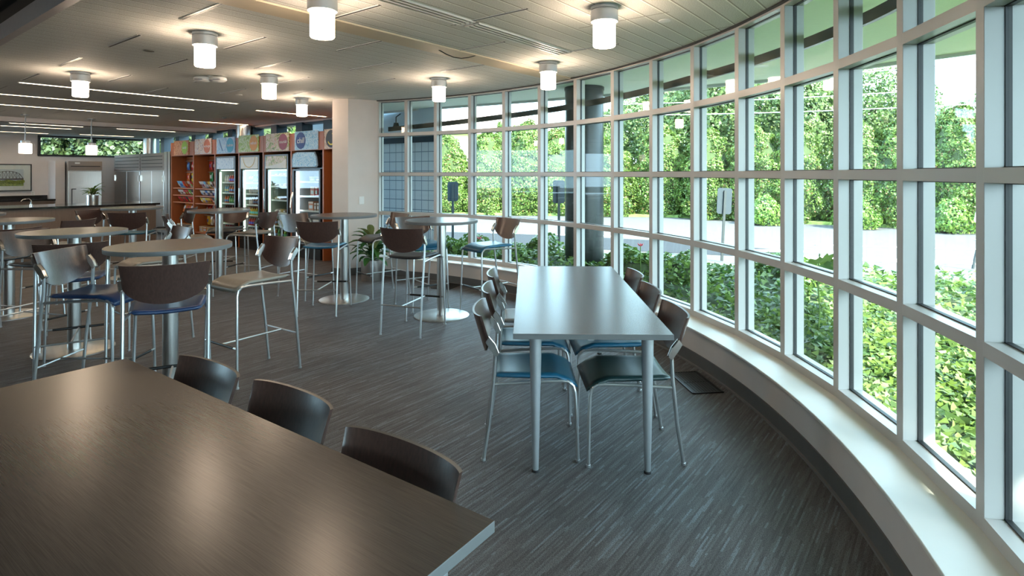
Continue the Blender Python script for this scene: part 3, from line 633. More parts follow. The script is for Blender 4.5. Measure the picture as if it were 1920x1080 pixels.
t = thing('parking_sign', 'small white sign with black writing at the foot of the hedge', 'sign', (8.42, 18.6, GZ))
m = MB(); m.box(-0.03, 0.03, -0.02, 0.02, 0, 0.75); m.build('post', 'white', t)
m = MB(); m.box(-0.17, 0.17, -0.035, -0.02, 0.55, 0.80); pl = m.build('sign_plate', 'white', t)
def text(body, size, loc, mat, parent, rot=(PI/2, 0, 0), ext=0.002, shear=0.0, name='lettering', offset=0.0):
    cu = bpy.data.curves.new(name, 'FONT'); cu.body = body; cu.size = size; cu.align_x = 'CENTER'; cu.align_y = 'CENTER'; cu.extrude = ext; cu.shear = shear; cu.offset = offset
    ob = bpy.data.objects.new(name, cu); me = bpy.data.meshes.new_from_object(ob); bpy.data.objects.remove(ob)
    me.materials.clear(); me.materials.append(M[mat] if isinstance(mat, str) else mat)
    o = bpy.data.objects.new(name, me); C.objects.link(o); o.location = loc; o.rotation_euler = rot
    if parent is not None: o.parent = parent
    return o
text('NO', 0.10, (0, -0.038, 0.735), 'black', pl); text('PARKING', 0.075, (0, -0.038, 0.625), 'black', pl)
# overhead wires and the far house
for j, (z0, z1, Y0, Y1) in enumerate([(3.55, 3.62, 19.5, 15.0), (3.95, 4.15, 19.8, 15.2), (4.9, 5.0, 22, 16.5)]):
    p0 = Vector((3, Y0, z0)); p1 = Vector((16, Y1, z1)); 
    m = MB(); m.tube([p0.lerp(p1, i/16)-Vector((0, 0, 0.5*(i/16)*(1-i/16))) for i in range(17)], 0.014, 5)
    tag(m.build('overhead_wire', 'fascia'), ['lowest of the overhead wires crossing in front of the hedge tops', 'middle overhead wire crossing above the hedge', 'highest overhead wire against the sky'][j], 'wire')
t = thing('house', 'distant house with a pinkish hipped roof above the hedge', 'house', (-2.0, 44, 0))
m = MB(); m.box(-4.4, 5.5, 0, 7, 0, 4.7); m.build('wall', 'siding', t)
m = MB(); m.add([(-5, -0.6, 4.6), (6.1, -0.6, 4.6), (6.1, 7.6, 4.6), (-5, 7.6, 4.6), (-2.0, 3.5, 6.7), (2.8, 3.5, 6.7)], [(0, 1, 5, 4), (1, 2, 5), (2, 3, 4, 5), (3, 0, 4), (3, 2, 1, 0)]); m.build('roof', 'roof_tile', t)
m = MB(); m.box(3.9, 4.5, 2.4, 3.0, 5.2, 7.0); m.build('chimney', 'siding', t)

# ------------------------------------------------------------------ clerestory windows
wn = thing('window_40', None, None, uv(6.95, 8.75, 2.12)); struct(wn)
def gchild(fn, name, mat, par, **k):
    mb = MB(); fn(mb); L_ = par.matrix_basis.inverted(); mb.v = [tuple(L_ @ Vector(v)) for v in mb.v]; return mb.build(name, mat, par, **k)
gchild(lambda q: (q.gbox(6.95, 7.15, 8.75, 19.6, 2.12, 2.16), q.gbox(6.95, 7.15, 8.75, 19.6, 2.62, 2.66)), 'frame', 'navy_frame', wn)
for i in range(11):
    b = 9.15+1.02*i
    gchild(lambda q: q.gbox(6.90, 7.16, b-0.12, b+0.12, 2.16, 2.66), 'mullion', 'navy_frame', wn)
gchild(lambda q: q.gbox(7.04, 7.05, 8.75, 19.6, 2.16, 2.62), 'pane', 'glass', wn)
wn = thing('window_41', None, None, uv(4.33, 19.6, 2.05)); struct(wn)
gchild(lambda q: (q.gbox(4.30, 6.95, 19.56, 19.75, 2.03, 2.08), q.gbox(4.30, 6.95, 19.56, 19.75, 2.55, 2.60), q.gbox(4.30, 4.36, 19.56, 19.75, 2.05, 2.6), q.gbox(5.55, 5.63, 19.6, 19.75, 2.05, 2.6)), 'frame', 'black', wn)
gchild(lambda q: q.gbox(4.33, 6.95, 19.68, 19.69, 2.05, 2.6), 'pane', 'glass', wn)
for j, (a, b) in enumerate(((6.77, 13.3), (6.77, 18.9))):
    p = uv(a, b)
    zt = 2.70 if b < 15 else 2.60
    o = MB().lathe([(0.17, 0), (0.17, zt)], 40).build('steel_column', 'steel', None, smooth=True, loc=p)
    tag(o, ['round steel column rising behind the blue water sign panel', 'round steel column rising behind the stainless freezers'][j], 'column')

# ------------------------------------------------------------------ ceiling lamps
def cyl_lamp():
    t = thing('ceiling_lamp', '', 'lamp', (0, 0, 2.70))
    m = MB(); m.lathe([(0.094, 0), (0.094, -0.022), (0.088, -0.026), (0.088, -0.030), (0.094, -0.034), (0.094, -0.105), (0.080, -0.108)], 40); m.build('housing', 'silver', t, smooth=True)
    m = MB(); m.lathe([(0.074, -0.108), (0.076, -0.112), (0.076, -0.268), (0.070, -0.275), (0.0, -0.276)], 40, closed=False); m.build('shade', 'lamp_glass', t, smooth=True)
    return t
LP = [((-1.22, 3.66), 'lit cylinder ceiling lamp, the large one at top centre left of the picture'),
      ((-2.51, 4.65), 'lit cylinder ceiling lamp hanging left of the ceiling projector'),
      ((-4.90, 6.46), 'lit cylinder ceiling lamp beside the long light strip, leftmost of the cylinders'),
      ((-2.83, 6.63), 'lit cylinder ceiling lamp to the right of the ceiling projector'),
      ((-3.19, 8.64), 'small far lit cylinder ceiling lamp in front of the pier and short light strip'),
      ((-0.88, 6.86), 'lit cylinder ceiling lamp above the round table nearest the windows'),
      ((0.374, 5.87), 'lit cylinder ceiling lamp at the end of the cream ceiling strip by the glass'),
      ((0.636, 3.92), 'lit cylinder ceiling lamp nearest the curved windows, right of the air grilles')]
LP += [((-6.6, 4.6), 'added cylinder fill lamp beyond the left edge of view'), ((-8.9, 8.4), 'added cylinder fill lamp over the far left tables, out of view'), ((-8.2, 5.6), 'added cylinder fill lamp far out to the left, out of view'), ((-10.2, 7.0), 'added cylinder fill lamp near the left end of the room, out of view')]  # unseen lamps, added to brighten the deep left of the room
l0 = cyl_lamp()
for i, ((x, y), lab) in enumerate(LP):
    o = l0 if i == 0 else copy_tree(l0); o.location = (x, y, 2.70); o['label'] = lab; o['group'] = 'cylinder ceiling lamps'
# recessed linear lights
LN = [((1.85, 9.25), 2.75, 2.7, 'front one of the three long linear ceiling lights'), ((1.9, 10.80), 2.68, 2.7, 'middle one of the three long linear ceiling lights'),
      ((2.0, 12.42), 2.6, 2.7, 'rear one of the three long linear ceiling lights'), ((5.29, 9.94), 1.44, 2.7, 'short linear ceiling light in front of the pier'),
      ((5.24, 13.05), 1.5, 2.7, 'short linear ceiling light above the snack shelves'), ((4.80, 15.3), 1.25, 2.6, 'kitchen linear light just beyond the ceiling step'),
      ((4.90, 18.3), 1.25, 2.6, 'kitchen linear light nearest the back wall window'), ((2.9, 15.3), 1.25, 2.6, 'kitchen linear light beyond the right pendant lamp'),
      ((2.95, 16.3), 1.25, 2.6, 'kitchen linear light behind the left pendant lamp'), ((3.2, 18.6), 1.1, 2.6, 'kitchen linear light above the framed picture'), ((0.6, 17.0), 1.9, 2.6, 'added kitchen fill strip beyond the left edge of view'), ((-1.8, 13.0), 2.6, 2.7, 'added long fill strip far left over the counter, out of view'), ((1.0, 18.2), 1.9, 2.6, 'added kitchen fill strip near the wall, left of the view'), ((0.8, 15.6), 1.6, 2.6, 'added kitchen fill strip left of both pendant lamps, out of view')]  # strips listed after the framed picture's are unseen, added to brighten the kitchen side
for (a, b), ln, z, lab in LN:
    t = thing('linear_light', lab, 'light', uv(a, b, z), GR, 'recessed linear ceiling lights')
    m = MB(); m.box(0, ln, -0.022, 0.022, -0.004, -0.001); m.build('diffuser', 'strip', t)
    m = MB(); m.box(-0.01, ln+0.01, -0.034, -0.022, -0.007, 0); m.box(-0.01, ln+0.01, 0.022, 0.034, -0.007, 0); m.box(-0.01, 0, -0.028, 0.028, -0.007, 0); m.box(ln, ln+0.01, -0.028, 0.028, -0.007, 0); m.build('frame', 'white', t)
# pendants above the counter
for j, (a, b, lab) in enumerate(((2.93, 14.2, 'lit pendant lamp over the counter, the left one'), (4.0, 14.2, 'lit pendant lamp over the counter beside the potted plant'))):
    t = thing('pendant_lamp', lab, 'lamp', uv(a, b, 2.70), 0, 'pendant lamps over the counter')
    m = MB(); m.lathe([(0.07, 0), (0.07, -0.02), (0.01, -0.03)], 24); m.build('canopy', 'silver', t, smooth=True)
    m = MB(); m.tube([(0, 0, -0.02), (0, 0, -0.50)], 0.010, 8); m.build('rod', 'silver', t)
    m = MB(); m.lathe([(0.04, -0.50), (0.075, -0.51), (0.075, -0.56), (0.04, -0.56)], 24); m.build('lamp_holder', 'silver', t, smooth=True)
    m = MB(); m.lathe([(0.03, -0.56), (0.095, -0.562), (0.1, -0.57), (0.1, -0.75), (0.09, -0.757), (0, -0.758)], 32, closed=False); m.build('shade', 'pendant_glass', t, smooth=True)
# slot diffusers
for j, (a0, a1) in enumerate(((1.75, 3.22), (3.26, 4.58))):
    t = thing('air_diffuser', ['long slotted air grille, the near half at the top edge of the picture', 'long slotted air grille, the far half ending near the windows'][j], 'air vent', uv(a0, 2.92, 2.70), GR)
    L_ = a1-a0
    m = MB()
    for y in (-0.075, -0.03, 0.017, 0.062): m.box(0, L_, y, y+0.013, -0.012, 0)
    m.box(0, 0.012, -0.075, 0.075, -0.012, 0); m.box(L_-0.012, L_, -0.075, 0.075, -0.012, 0); m.build('frame', 'white', t)
    m = MB(); m.box(0.01, L_-0.01, -0.07, 0.07, -0.004, 0); m.build('duct', 'gasket', t)
# projector-like ceiling unit
t = thing('ceiling_projector', 'white two lobed ceiling mounted projector between the cylinder lamps', 'projector', (-3.54, 6.67, 2.678), 0.1)
for sx in (-1, 1):
    m = MB(); m.lathe([(0.0, -0.055), (0.10, -0.05), (0.135, -0.03), (0.13, 0.0), (0.09, 0.012), (0.0, 0.014)], 28)
    m.v = [(x*1.0*0.75+sx*0.085, y*0.9*0.6, z) for x, y, z in m.v]; m.build('body', 'white', t, smooth=True)
    m = MB(); m.box(sx*0.10-0.04, sx*0.10+0.04, -0.082, -0.07, -0.035, -0.025); m.build('slot', flat((0.35, 0.34, 0.38)), t)
m = MB(); m.lathe([(0.03, 0.0), (0.03, 0.022)], 16); m.build('mount', 'white', t)
# small round ceiling discs
for a, b, mt, lab in ((2.12, 5.93, flat((0.20, 0.19, 0.17)), 'small dark round sprinkler cover left of a lit cylinder lamp'), (4.07, 1.71, 'white', 'small white round sprinkler cover near the curved windows'), (4.1, 8.2, 'white', 'small round sprinkler cover near the far windows'), (5.6, 11.8, flat((0.3, 0.29, 0.27)), 'small round sprinkler cover above the far tables'), (3.6, 17.3, 'white', 'round sprinkler cover on the kitchen ceiling')):
    z = 2.70 if b < 15 else 2.60
    tag(MB().lathe([(0.045, 0), (0.045, -0.006), (0.03, -0.010), (0, -0.011)], 24).build('sprinkler_cover', mt, None, smooth=True, loc=uv(a, b, z)), lab, 'ceiling disc')
m = MB(); pp = [uv(3.72+0.08*i, 3.74-0.02*i, 2.69-0.05*math.sin(PI*i/5)) for i in range(6)]; o0 = pp[0]
m.tube([p-o0 for p in pp], 0.005, 6); tag(m.build('loose_cable', 'black', None, loc=o0), 'short black cable sagging from the cream ceiling strip', 'cable')
# exterior soffit down light
tag(MB().lathe([(0.09, 0), (0.09, -0.01), (0.07, -0.012), (0, -0.012)], 28).build('soffit_light', 'white', None, smooth=True, loc=(-0.1, 8.95, 2.90)), 'round white light set in the soffit outside the far windows', 'light')
tag(MB().lathe([(0.09, 0), (0.09, -0.01), (0.07, -0.012), (0, -0.012)], 28).build('soffit_light', 'white', None, smooth=True, loc=(3.1, 7.1, 2.90)), 'round white light set in the soffit right of the dark column', 'light')

# ------------------------------------------------------------------ furniture: seats
def seatset(kind):
    """returns builder of chair or bar stool; front faces +y"""
    H = 0.75 if kind == 'stool' else 0.45
    bz = H+0.13; top = H+0.285 if kind == 'stool' else H+0.335; bh = 0.24
    rf = -0.275 if kind == 'stool' else -0.255
    ff = 0.255
    def build(vinyl, label, cat, group):
        t = thing('bar_stool' if kind == 'stool' else 'dining_chair', label, cat, (0, 0, 0), 0, group)
        for s in (-1, 1):
            m = MB(); m.tube([(s*0.212, rf, 0.004), (s*0.214, rf+0.035, H*0.5), (s*0.216, -0.195, H+0.02), (s*0.217, -0.19, bz)], 0.0105, 8); lg = m.build('leg', 'chrome', t, smooth=True)
            m = MB(); m.lathe([(0.013, 0), (0.013, 0.012)], 10, s*0.212, rf); m.build('foot_cap', 'chrome', lg)
            fz = H-0.035
            m = MB(); m.tube([(s*0.225, ff, 0.004), (s*0.213, ff-0.005, H*0.5), (s*0.203, ff-0.012, fz-0.05), (s*0.200, ff-0.022, fz-0.015), (s*0.198, ff-0.05, fz+0.006), (s*0.198, ff-0.09, fz+0.010), (s*0.20, 0.0, fz+0.004), (s*0.214, -0.20, fz-0.004)], 0.0095, 8)
            lg = m.build('leg', 'chrome', t, smooth=True)
            m = MB(); m.lathe([(0.013, 0), (0.013, 0.012)], 10, s*0.225, ff); m.build('foot_cap', 'chrome', lg)
            # cast bracket that joins the leg to the back
            m = MB(); prof = [(0.0, bz-0.01), (0.018, bz+0.03), (0.030, bz+0.065), (0.012, bz+0.085), (-0.010, bz+0.045), (-0.016, bz)]
            vs_ = [(s*x_, -0.19-y_*1.0-(z_-bz)*0.28, z_) for x_ in (0.206, 0.236) for y_, z_ in prof]
            n_ = len(prof); m.add(vs_, [tuple(range(n_)), tuple(range(n_, 2*n_))[::-1]]+[(i, (i+1) % n_, n_+(i+1) % n_, n_+i) for i in range(n_)])
            m.build('bracket', 'bright', t, bevel=0.004)
        # cushion with waterfall front
        def fn(side):
            def g(u, v):
                x = (u-0.5)*2; y = -0.205+v*0.465
                z = H-0.012
                if v > 0.72: z -= 0.052*((v-0.72)/0.28)**2
                wx = 0.205*(1-0.10*(1-v)**2)+0.004*math.sin(v*PI); edge_ = min(1, (1-abs(x))*7)*min(1, v*16, (1-v)*16)
                e_ = math.sqrt(max(0, min(1, edge_)))
                z += 0.012*x*x*(1 if v < 0.8 else 0.3)
                return (x*wx, y, z+(0.014*e_ if side else -0.016*e_))
            return g
        m = MB(); m.grid(fn(1), 15, 21); k_ = len(m.v); m.grid(fn(0), 15, 21)
        m.f = m.f[:len(m.f)//2]+[tuple(reversed(f)) for f in m.f[len(m.f)//2:]]
        me = m.build('seat', vinyl, t, smooth=False)
        bm = bmesh.new(); bm.from_mesh(me.data); bmesh.ops.remove_doubles(bm, verts=bm.verts, dist=0.0008); bmesh.ops.recalc_face_normals(bm, faces=bm.faces); bm.to_mesh(me.data); bm.free()
        me.data.polygons.foreach_set('use_smooth', [True]*len(me.data.polygons))
        # curved plywood back
        nu, nv = 25, 9; hw = 0.228
        def bk(off):
            pts_ = []
            for j in range(nv):
                for i in range(nu):
                    u = -math.cos(PI*i/(nu-1)); 
                    zb_ = top-bh*(0.46+0.54*math.sqrt(max(0, 1-u*u))**0.95)
                    zt_ = top-0.006*(1-u*u)
                    z_ = zb_+(zt_-zb_)*j/(nv-1)
                    yy = -0.197-0.085*math.sqrt(max(0, 1-(u*0.93)**2))+0.02-(z_-bz)*0.30
                    nx_, ny_ = -u*0.35, -1; l_ = math.hypot(nx_, ny_)
                    pts_.append((u*hw*(0.96+0.04*(z_-zb_)/(top-zb_+1e-6))-off*nx_/l_*-1*0, yy-off, z_))
            return pts_
        a_, b_ = bk(-0.006), bk(0.006); n_ = len(a_)
        qs = [(j*nu+i, j*nu+i+1, (j+1)*nu+i+1, (j+1)*nu+i) for j in range(nv-1) for i in range(nu-1)]
        rim = [j*nu for j in range(nv)]+[(nv-1)*nu+i for i in range(1, nu)]+[j*nu+nu-1 for j in range(nv-2, -1, -1)]+[i for i in range(nu-2, 0, -1)]
        rq = [(rim[i], rim[(i+1) % len(rim)], rim[(i+1) % len(rim)]+n_, rim[i]+n_) for i in range(len(rim))]
        m = MB(); m.add(a_+b_, qs+[tuple(n_+x for x in reversed(q)) for q in qs]+rq)
        bo = m.build('backrest', 'wood', t, smooth=True)
        bo.data.materials.append(M['wood_edge'])
        for pi, pl_ in enumerate(bo.data.polygons):
            if pi >= 2*len(qs): pl_.material_index = 1 if abs(pl_.normal.z) > 0.4 else 0
        if kind == 'stool':
            z = 0.285
            m = MB(); m.tube([(-0.213, rf+0.02, z), (0.213, rf+0.02, z)], 0.007, 8); m.tube([(0, rf+0.02, z), (0, ff-0.005, z-0.002)], 0.007, 8); m.build('stretcher', 'chrome', t, smooth=True)
            m = MB(); m.tube([(-0.216, ff-0.003, z), (0.216, ff-0.003, z)], 0.008, 8); fr_ = m.build('footrest', 'chrome', t, smooth=True)
            m = MB(); m.tube([(-0.17, ff-0.003, z), (0.17, ff-0.003, z)], 0.0105, 10); m.build('sleeve', 'black', fr_, smooth=True)
        return t
    return build
protos = {}
def place(kind, x, y, deg, vinyl, label):
    key = (kind, vinyl); grp = 'bar stools around the high round tables' if kind == 'stool' else 'dining chairs at the rectangular tables'
    cat = 'bar stool' if kind == 'stool' else 'chair'
    if key not in protos:
        o = seatset(kind)('v_'+vinyl, label, cat, grp); protos[key] = o
    else:
        o = copy_tree(protos[key]); o['label'] = label
    o.location = (x, y, 0); o.rotation_euler = (0, 0, math.radians(deg)); return o
ST = [(-2.02, 4.43, 146, 'beige', 'bar stool with beige grey seat, standing alone right of the nearest round table'),
      (-2.12, 3.52, 27, 'navy', 'bar stool with navy seat seen squarely from behind, in front of the nearest round table'),
      (-2.84, 3.90, -90, 'navy', 'navy bar stool with shiny back at the left side of the nearest round table'),
      (-3.44, 4.48, 32, 'navy', 'bar stool with navy seat seen from behind between the two nearest round tables'),
      (-4.24, 5.16, -105, 'dark', 'bar stool with charcoal seat and bluish shiny back, left of the second round table'),
      (-4.96, 5.47, 78, 'black', 'bar stool with black seat cut by the left edge of the picture'),
      (-5.15, 6.47, 84, 'dark', 'bar stool with brown shiny back beyond the table cut by the left edge'),
      (-5.87, 8.20, -94, 'black', 'bar stool with dark seat standing in front of the counter below the plant'),
      (-5.21, 7.85, 14, 'teal', 'bar stool with teal seat seen from behind, in front of the counter end'),
      (-5.18, 8.70, 100, 'black', 'bar stool with black seat on the right side of the table by the counter end'),
      (-4.10, 7.25, -62, 'beige', 'bar stool with beige seat and brown back in front of the snack shelves'),
      (-3.36, 5.32, 140, 'beige', 'bar stool with beige seat and bright reflecting back behind the nearest round table'),
      (-4.24, 8.48, -174, 'dark', 'bar stool behind the table in front of the coolers, facing the camera'),
      (-3.59, 7.86, 82, 'beige', 'bar stool with beige seat facing left in front of the second cooler'),
      (-2.62, 7.24, -121, 'beige', 'bar stool with beige seat and blue reflecting back in front of the ice cooler'),
      (-2.12, 6.44, 0, 'blue', 'bar stool with blue seat seen from behind at the table before the pier'),
      (-1.67, 7.34, 131, 'black', 'bar stool with black seat beside the potted croton'),
      (-0.98, 5.67, -18, 'black', 'black bar stool seen from behind at the round table nearest the windows'),
      (-1.06, 6.66, -146, 'blue', 'bar stool with blue seat behind the round table nearest the windows'),
      (-0.25, 6.48, 126, 'blue', 'bar stool with blue seat facing left, right of the round table nearest the windows')]
for x, y, d, v, lab in ST: place('stool', x, y, d, v, lab)
CH = [(0.10, 3.29, -90, 'blue', 'blue dining chair, nearest on the left side of the table by the windows'),
      (0.12, 3.87, -90, 'blue', 'blue dining chair, middle one on the left side of the table by the windows'),
      (0.13, 4.44, -90, 'pale', 'pale grey dining chair, farthest on the left side of the table by the windows'),
      (0.655, 3.24, 91, 'deep', 'dark green dining chair, nearest on the right side of the table by the windows'),
      (0.66, 3.84, 91, 'blue', 'blue dining chair, middle one on the right side of the table by the windows'),
      (0.68, 4.42, 91, 'dark', 'dining chair, farthest on the right side of the table by the windows'),
      (-0.474, 1.373, 144.0, 'dark', 'dining chair at the large foreground table, nearest to the camera'),
      (-0.929, 1.763, 144.0, 'dark', 'dining chair at the large foreground table, middle of the three'),
      (-1.373, 2.052, 144.0, 'dark', 'dining chair at the large foreground table, farthest of the three')]
for x, y, d, v, lab in CH: place('chair', x, y, d, v, lab)

# ------------------------------------------------------------------ tables
def round_table():
    t = thing('round_table', '', 'table', (0, 0, 0), 0, 'high round tables')
    m = MB(); m.lathe([(0.30, 0), (0.30, 0.008), (0.292, 0.012), (0.05, 0.014)], 56); m.build('base_plate', 'steel_flat', t, smooth=True)
    m = MB(); m.lathe([(0.050, 0.012), (0.050, 1.015)], 32); m.build('column', 'steel', t, smooth=True)
    m = MB(); m.box(-0.16, 0.16, -0.16, 0.16, 1.013, 1.018); m.build('mounting_plate', 'gasket', t)
    m = MB(); m.lathe([(0.0, 1.018), (0.393, 1.018), (0.395, 1.021), (0.395, 1.046), (0.393, 1.048), (0.0, 1.048)], 64, closed=False)
    o = m.build('tabletop', 'top_round', t, smooth=True); o.data.materials.append(M['table_edge'])
    for p in o.data.polygons:
        if abs(p.normal.z) < 0.8: p.material_index = 1
    return t
RT = [((-2.42, 4.03), 'round high table with brushed steel column, the nearest one'), ((-3.855, 5.01), 'round high table second nearest, left of and behind the nearest one'),
      ((-2.07, 7.02), 'round high table standing in front of the white pier'), ((-0.77, 6.22), 'round high table nearest the windows, behind the rectangular table'),
      ((-4.09, 7.95), 'round high table in front of the coolers and snack shelves'), ((-5.70, 8.55), 'round high table beside the end of the counter'),
      ((-5.50, 6.22), 'round high table cut by the left edge of the picture'), ((-6.84, 7.1), 'round high table only just showing at the left edge before the counter')]
r0 = round_table()
for i, ((x, y), lab) in enumerate(RT):
    o = r0 if i == 0 else copy_tree(r0); o.location = (x, y, 0); o['label'] = lab; o.rotation_euler = (0, 0, i*0.7)
def rect_table(label, loc, rz, L_, W_, edge_='table_edge'):
    """long axis +x; origin at the near right corner of the top on the floor"""
    t = thing('rectangular_table', label, 'table', loc, rz)
    m = MB(); m.box(0, L_, 0, W_, 0.712, 0.74); o = m.build('tabletop', 'top', t, bevel=0.0015); o.data.materials.append(M[edge_])
    for p in o.data.polygons:
        if abs(p.normal.z) < 0.5: p.material_index = 1
    for x, y in ((0.085, 0.115), (0.085, W_-0.115), (L_-0.085, 0.115), (L_-0.085, W_-0.115)):
        m = MB(); m.lathe([(0.0155, 0.012), (0.0165, 0.03), (0.030, 0.60), (0.0315, 0.712)], 28, x, y); lg = m.build('leg', 'silver', t, smooth=True)
        m = MB(); m.lathe([(0.019, 0.0), (0.019, 0.008), (0.012, 0.013)], 20, x, y); m.build('foot_cap', 'rubber', lg)
    m = MB(); m.box(0.10, L_-0.10, W_/2-0.015, W_/2+0.015, 0.68, 0.712); m.build('rail', 'silver', t)
    return t
ang2 = math.atan2(2.12, 0.055)
rect_table('rectangular table with bluish sheen standing beside the curved windows', (0.815, 2.86, 0), ang2, 2.12, 0.81)
angT = math.atan2(1.168, -1.653)
rect_table('large brown rectangular table filling the lower left foreground', (-0.04, 1.33, 0), angT, 2.024, 0.90)

# ------------------------------------------------------------------ floor grilles
def grille(label, corners):
    c = [Vector((*p, 0)) for p in corners]; o0 = c[0]; ex = (c[1]-c[0]); ey = (c[3]-c[0]); rz = math.atan2(ey.y, ey.x); L_ = ey.length; W_ = ex.length
    t = thing('floor_grille', label, 'floor vent', (o0.x, o0.y, 0), rz)
    m = MB(); m.box(0, L_, -W_, 0, 0.0, 0.004); m.build('tray', 'gasket', t)
    m = MB(); m.box(0, L_, -0.015, 0, 0, 0.008); m.box(0, L_, -W_, -W_+0.015, 0, 0.008); m.box(0, 0.015, -W_, 0, 0, 0.008); m.box(L_-0.015, L_, -W_, 0, 0, 0.008); m.build('frame', 'black', t)
    m = MB(); n_ = 11
    for i in range(1, n_): y = -W_*i/n_; m.box(0.012, L_-0.012, y-0.003, y+0.003, 0.002, 0.007)
    m.box(L_/2-0.004, L_/2+0.004, -W_, 0, 0.002, 0.007); m.build('bars', 'black', t)
grille('black floor grille beside the near right dining chair', [(1.27, 4.0), (1.50, 4.03), (1.45, 4.46), (1.22, 4.43)])
grille('black floor grille behind the round table nearest the windows', [(-1.10, 7.70), (-0.84, 7.60), (-0.70, 7.98), (-0.96, 8.08)])

# ------------------------------------------------------------------ plants in pots
def long_leaf(mb, base, az, el, L_, W_, droop):
    n_ = 6; d = Vector((math.cos(az), math.sin(az), 0)); x = Vector((-math.sin(az), math.cos(az), 0)); p = Vector(base); e_ = el; L1, R1, Mid = [], [], []
    for i in range(n_+1):
        t_ = i/n_; w_ = W_*math.sin(PI*min(1, t_*0.93+0.05))**0.8/2
        Mid.append(p.copy()); L1.append(p+x*w_+Vector((0, 0, w_*0.35))); R1.append(p-x*w_+Vector((0, 0, w_*0.35)))
        p = p+(d*math.cos(e_)+Vector((0, 0, math.sin(e_))))*L_/n_; e_ -= droop/n_
    vs_ = L1+Mid+R1; n1 = n_+1
    mb.add(vs_, [(i, i+1, n1+i+1, n1+i) for i in range(n_)]+[(n1+i, n1+i+1, 2*n1+i+1, 2*n1+i) for i in range(n_)])
def potplant(label, loc, r, h, nleaf, L_, W_, mats, el0, seed, spread=0.05, stem=0.2, name='potted_plant', pot='steel'):
    t = thing(name, label, 'plant', loc); rs_ = random.Random(seed)
    m = MB(); m.lathe([(r*0.94, 0), (r*0.96, 0.01), (r, h-0.01), (r, h), (r-0.012, h), (r-0.014, h-0.04), (0, h-0.04)], 40, closed=False); m.build('pot', pot, t, smooth=True)
    m = MB(); m.lathe([(0.0, h-0.03), (r-0.015, h-0.03)], 24, closed=False); m.build('soil', 'soil', t)
    m = MB()
    for j in range(5): a = j*1.26; m.tube([(0.02*math.cos(a), 0.02*math.sin(a), h-0.05), (spread*math.cos(a), spread*math.sin(a), h+stem)], 0.006, 6)
    m.build('stems', 'bark', t)
    for q, mt in enumerate(mats):
        m = MB()
        for j in range(nleaf if q == 0 else nleaf//2):
            a = rs_.uniform(0, 2*PI); hh = h+rs_.random()*stem
            long_leaf(m, (spread*math.cos(a)*0.6, spread*math.sin(a)*0.6, hh), a+rs_.uniform(-.3, .3), el0[q]+rs_.uniform(-0.3, 0.3), L_*rs_.uniform(0.75, 1.15), W_*rs_.uniform(0.8, 1.1), rs_.uniform(0.8, 1.5))
        m.build('leaves', mt, t, smooth=False)
    return t
potplant('croton with dark and variegated leaves in a brushed steel planter beside the pier', (-2.04, 8.32, 0), 0.165, 0.30, 34, 0.34, 0.10, ['leaf_dark', 'leaf_croton'], [0.45, 1.15], 5, 0.08, 0.34, 'potted_croton')
p = uv(3.98, 14.05, 0.92)
potplant('small leafy green plant in a silver pot on the dark counter', p, 0.105, 0.19, 34, 0.22, 0.05, ['leaf_bright'], [0.7], 9, 0.04, 0.12)

# ------------------------------------------------------------------ kitchen counter and back wall
t = thing('serving_counter', 'long wood fronted serving counter with a black polished top', 'counter', uv(0, 13.66), GR)
m = MB(); m.box(-3.0, 5.03, 0.04, 1.16, 0.0, 0.88); m.build('body', 'panel_wood', t)
m = MB(); m.box(-3.0, 5.10, 0.0, 1.24, 0.88, 0.92); m.build('worktop', 'black_gloss', t, bevel=0.004)
m = MB(); m.box(-3.0, 5.0, 0.05, 0.07, 0.0, 0.1); m.build('toe_kick', 'black', t)
t = thing('tap', 'small chrome tap on the dark counter catching a bright highlight', 'tap', uv(3.05, 14.35, 0.92), 0)
m = MB(); m.lathe([(0.025, 0), (0.025, 0.03), (0.014, 0.035)], 16); m.build('base', 'bright', t, smooth=True)
m = MB(); m.tube([(0, 0, 0.02), (0, 0, 0.10), (-0.03, -0.02, 0.14), (-0.10, -0.06, 0.13), (-0.13, -0.08, 0.09)], 0.010, 8); m.build('spout', 'bright', t, smooth=True)
t = thing('back_counter', 'dark topped counter running along the kitchen wall below the picture', 'counter', uv(0, 18.9), GR)
m = MB(); m.box(-2.5, 4.5, 0.03, 0.69, 0, 0.84); m.build('body', 'panel_wood', t)
m = MB(); m.box(-2.5, 4.53, 0.0, 0.69, 0.84, 0.88); m.box(-2.5, 4.5, 0.65, 0.69, 0.88, 0.97); m.build('worktop', 'black_gloss', t)
m = MB(); m.gbox(4.53, 4.74, 18.95, 19.6, 0, 1.90); struct(m.build('wall_stub', 'kitchen_wall'), 'painted stub wall left of the upright refrigerator')
# upright refrigerator facing the counter
t = thing('upright_refrigerator', 'tall single door stainless refrigerator against the kitchen wall behind the plant', 'refrigerator', uv(4.76, 18.72), GR)
m = MB(); m.box(0, 0.76, 0.05, 0.86, 0.05, 1.89); m.build('cabinet', 'steel_flat', t)
m = MB(); m.box(0.01, 0.75, 0.0, 0.05, 0.15, 1.62); dr = m.build('door', 'steel', t, bevel=0.006)
m = MB(); m.box(0.06, 0.075, -0.035, -0.01, 0.75, 1.15); m.box(0.06, 0.16, -0.035, -0.01, 1.13, 1.15); m.build('handle', 'black', dr)
m = MB(); m.box(0.0, 0.76, 0.0, 0.05, 1.64, 1.89); gr_ = m.build('header_panel', flat((0.28, 0.24, 0.22), 0.35), t)
m = MB(); m.box(0.05, 0.72, -0.006, 0.0, 1.745, 1.765); m.build('vent', 'black', gr_)
m = MB(); m.box(0.14, 0.25, -0.006, 0.0, 1.82, 1.86); m.build('label_plate', 'white', gr_)
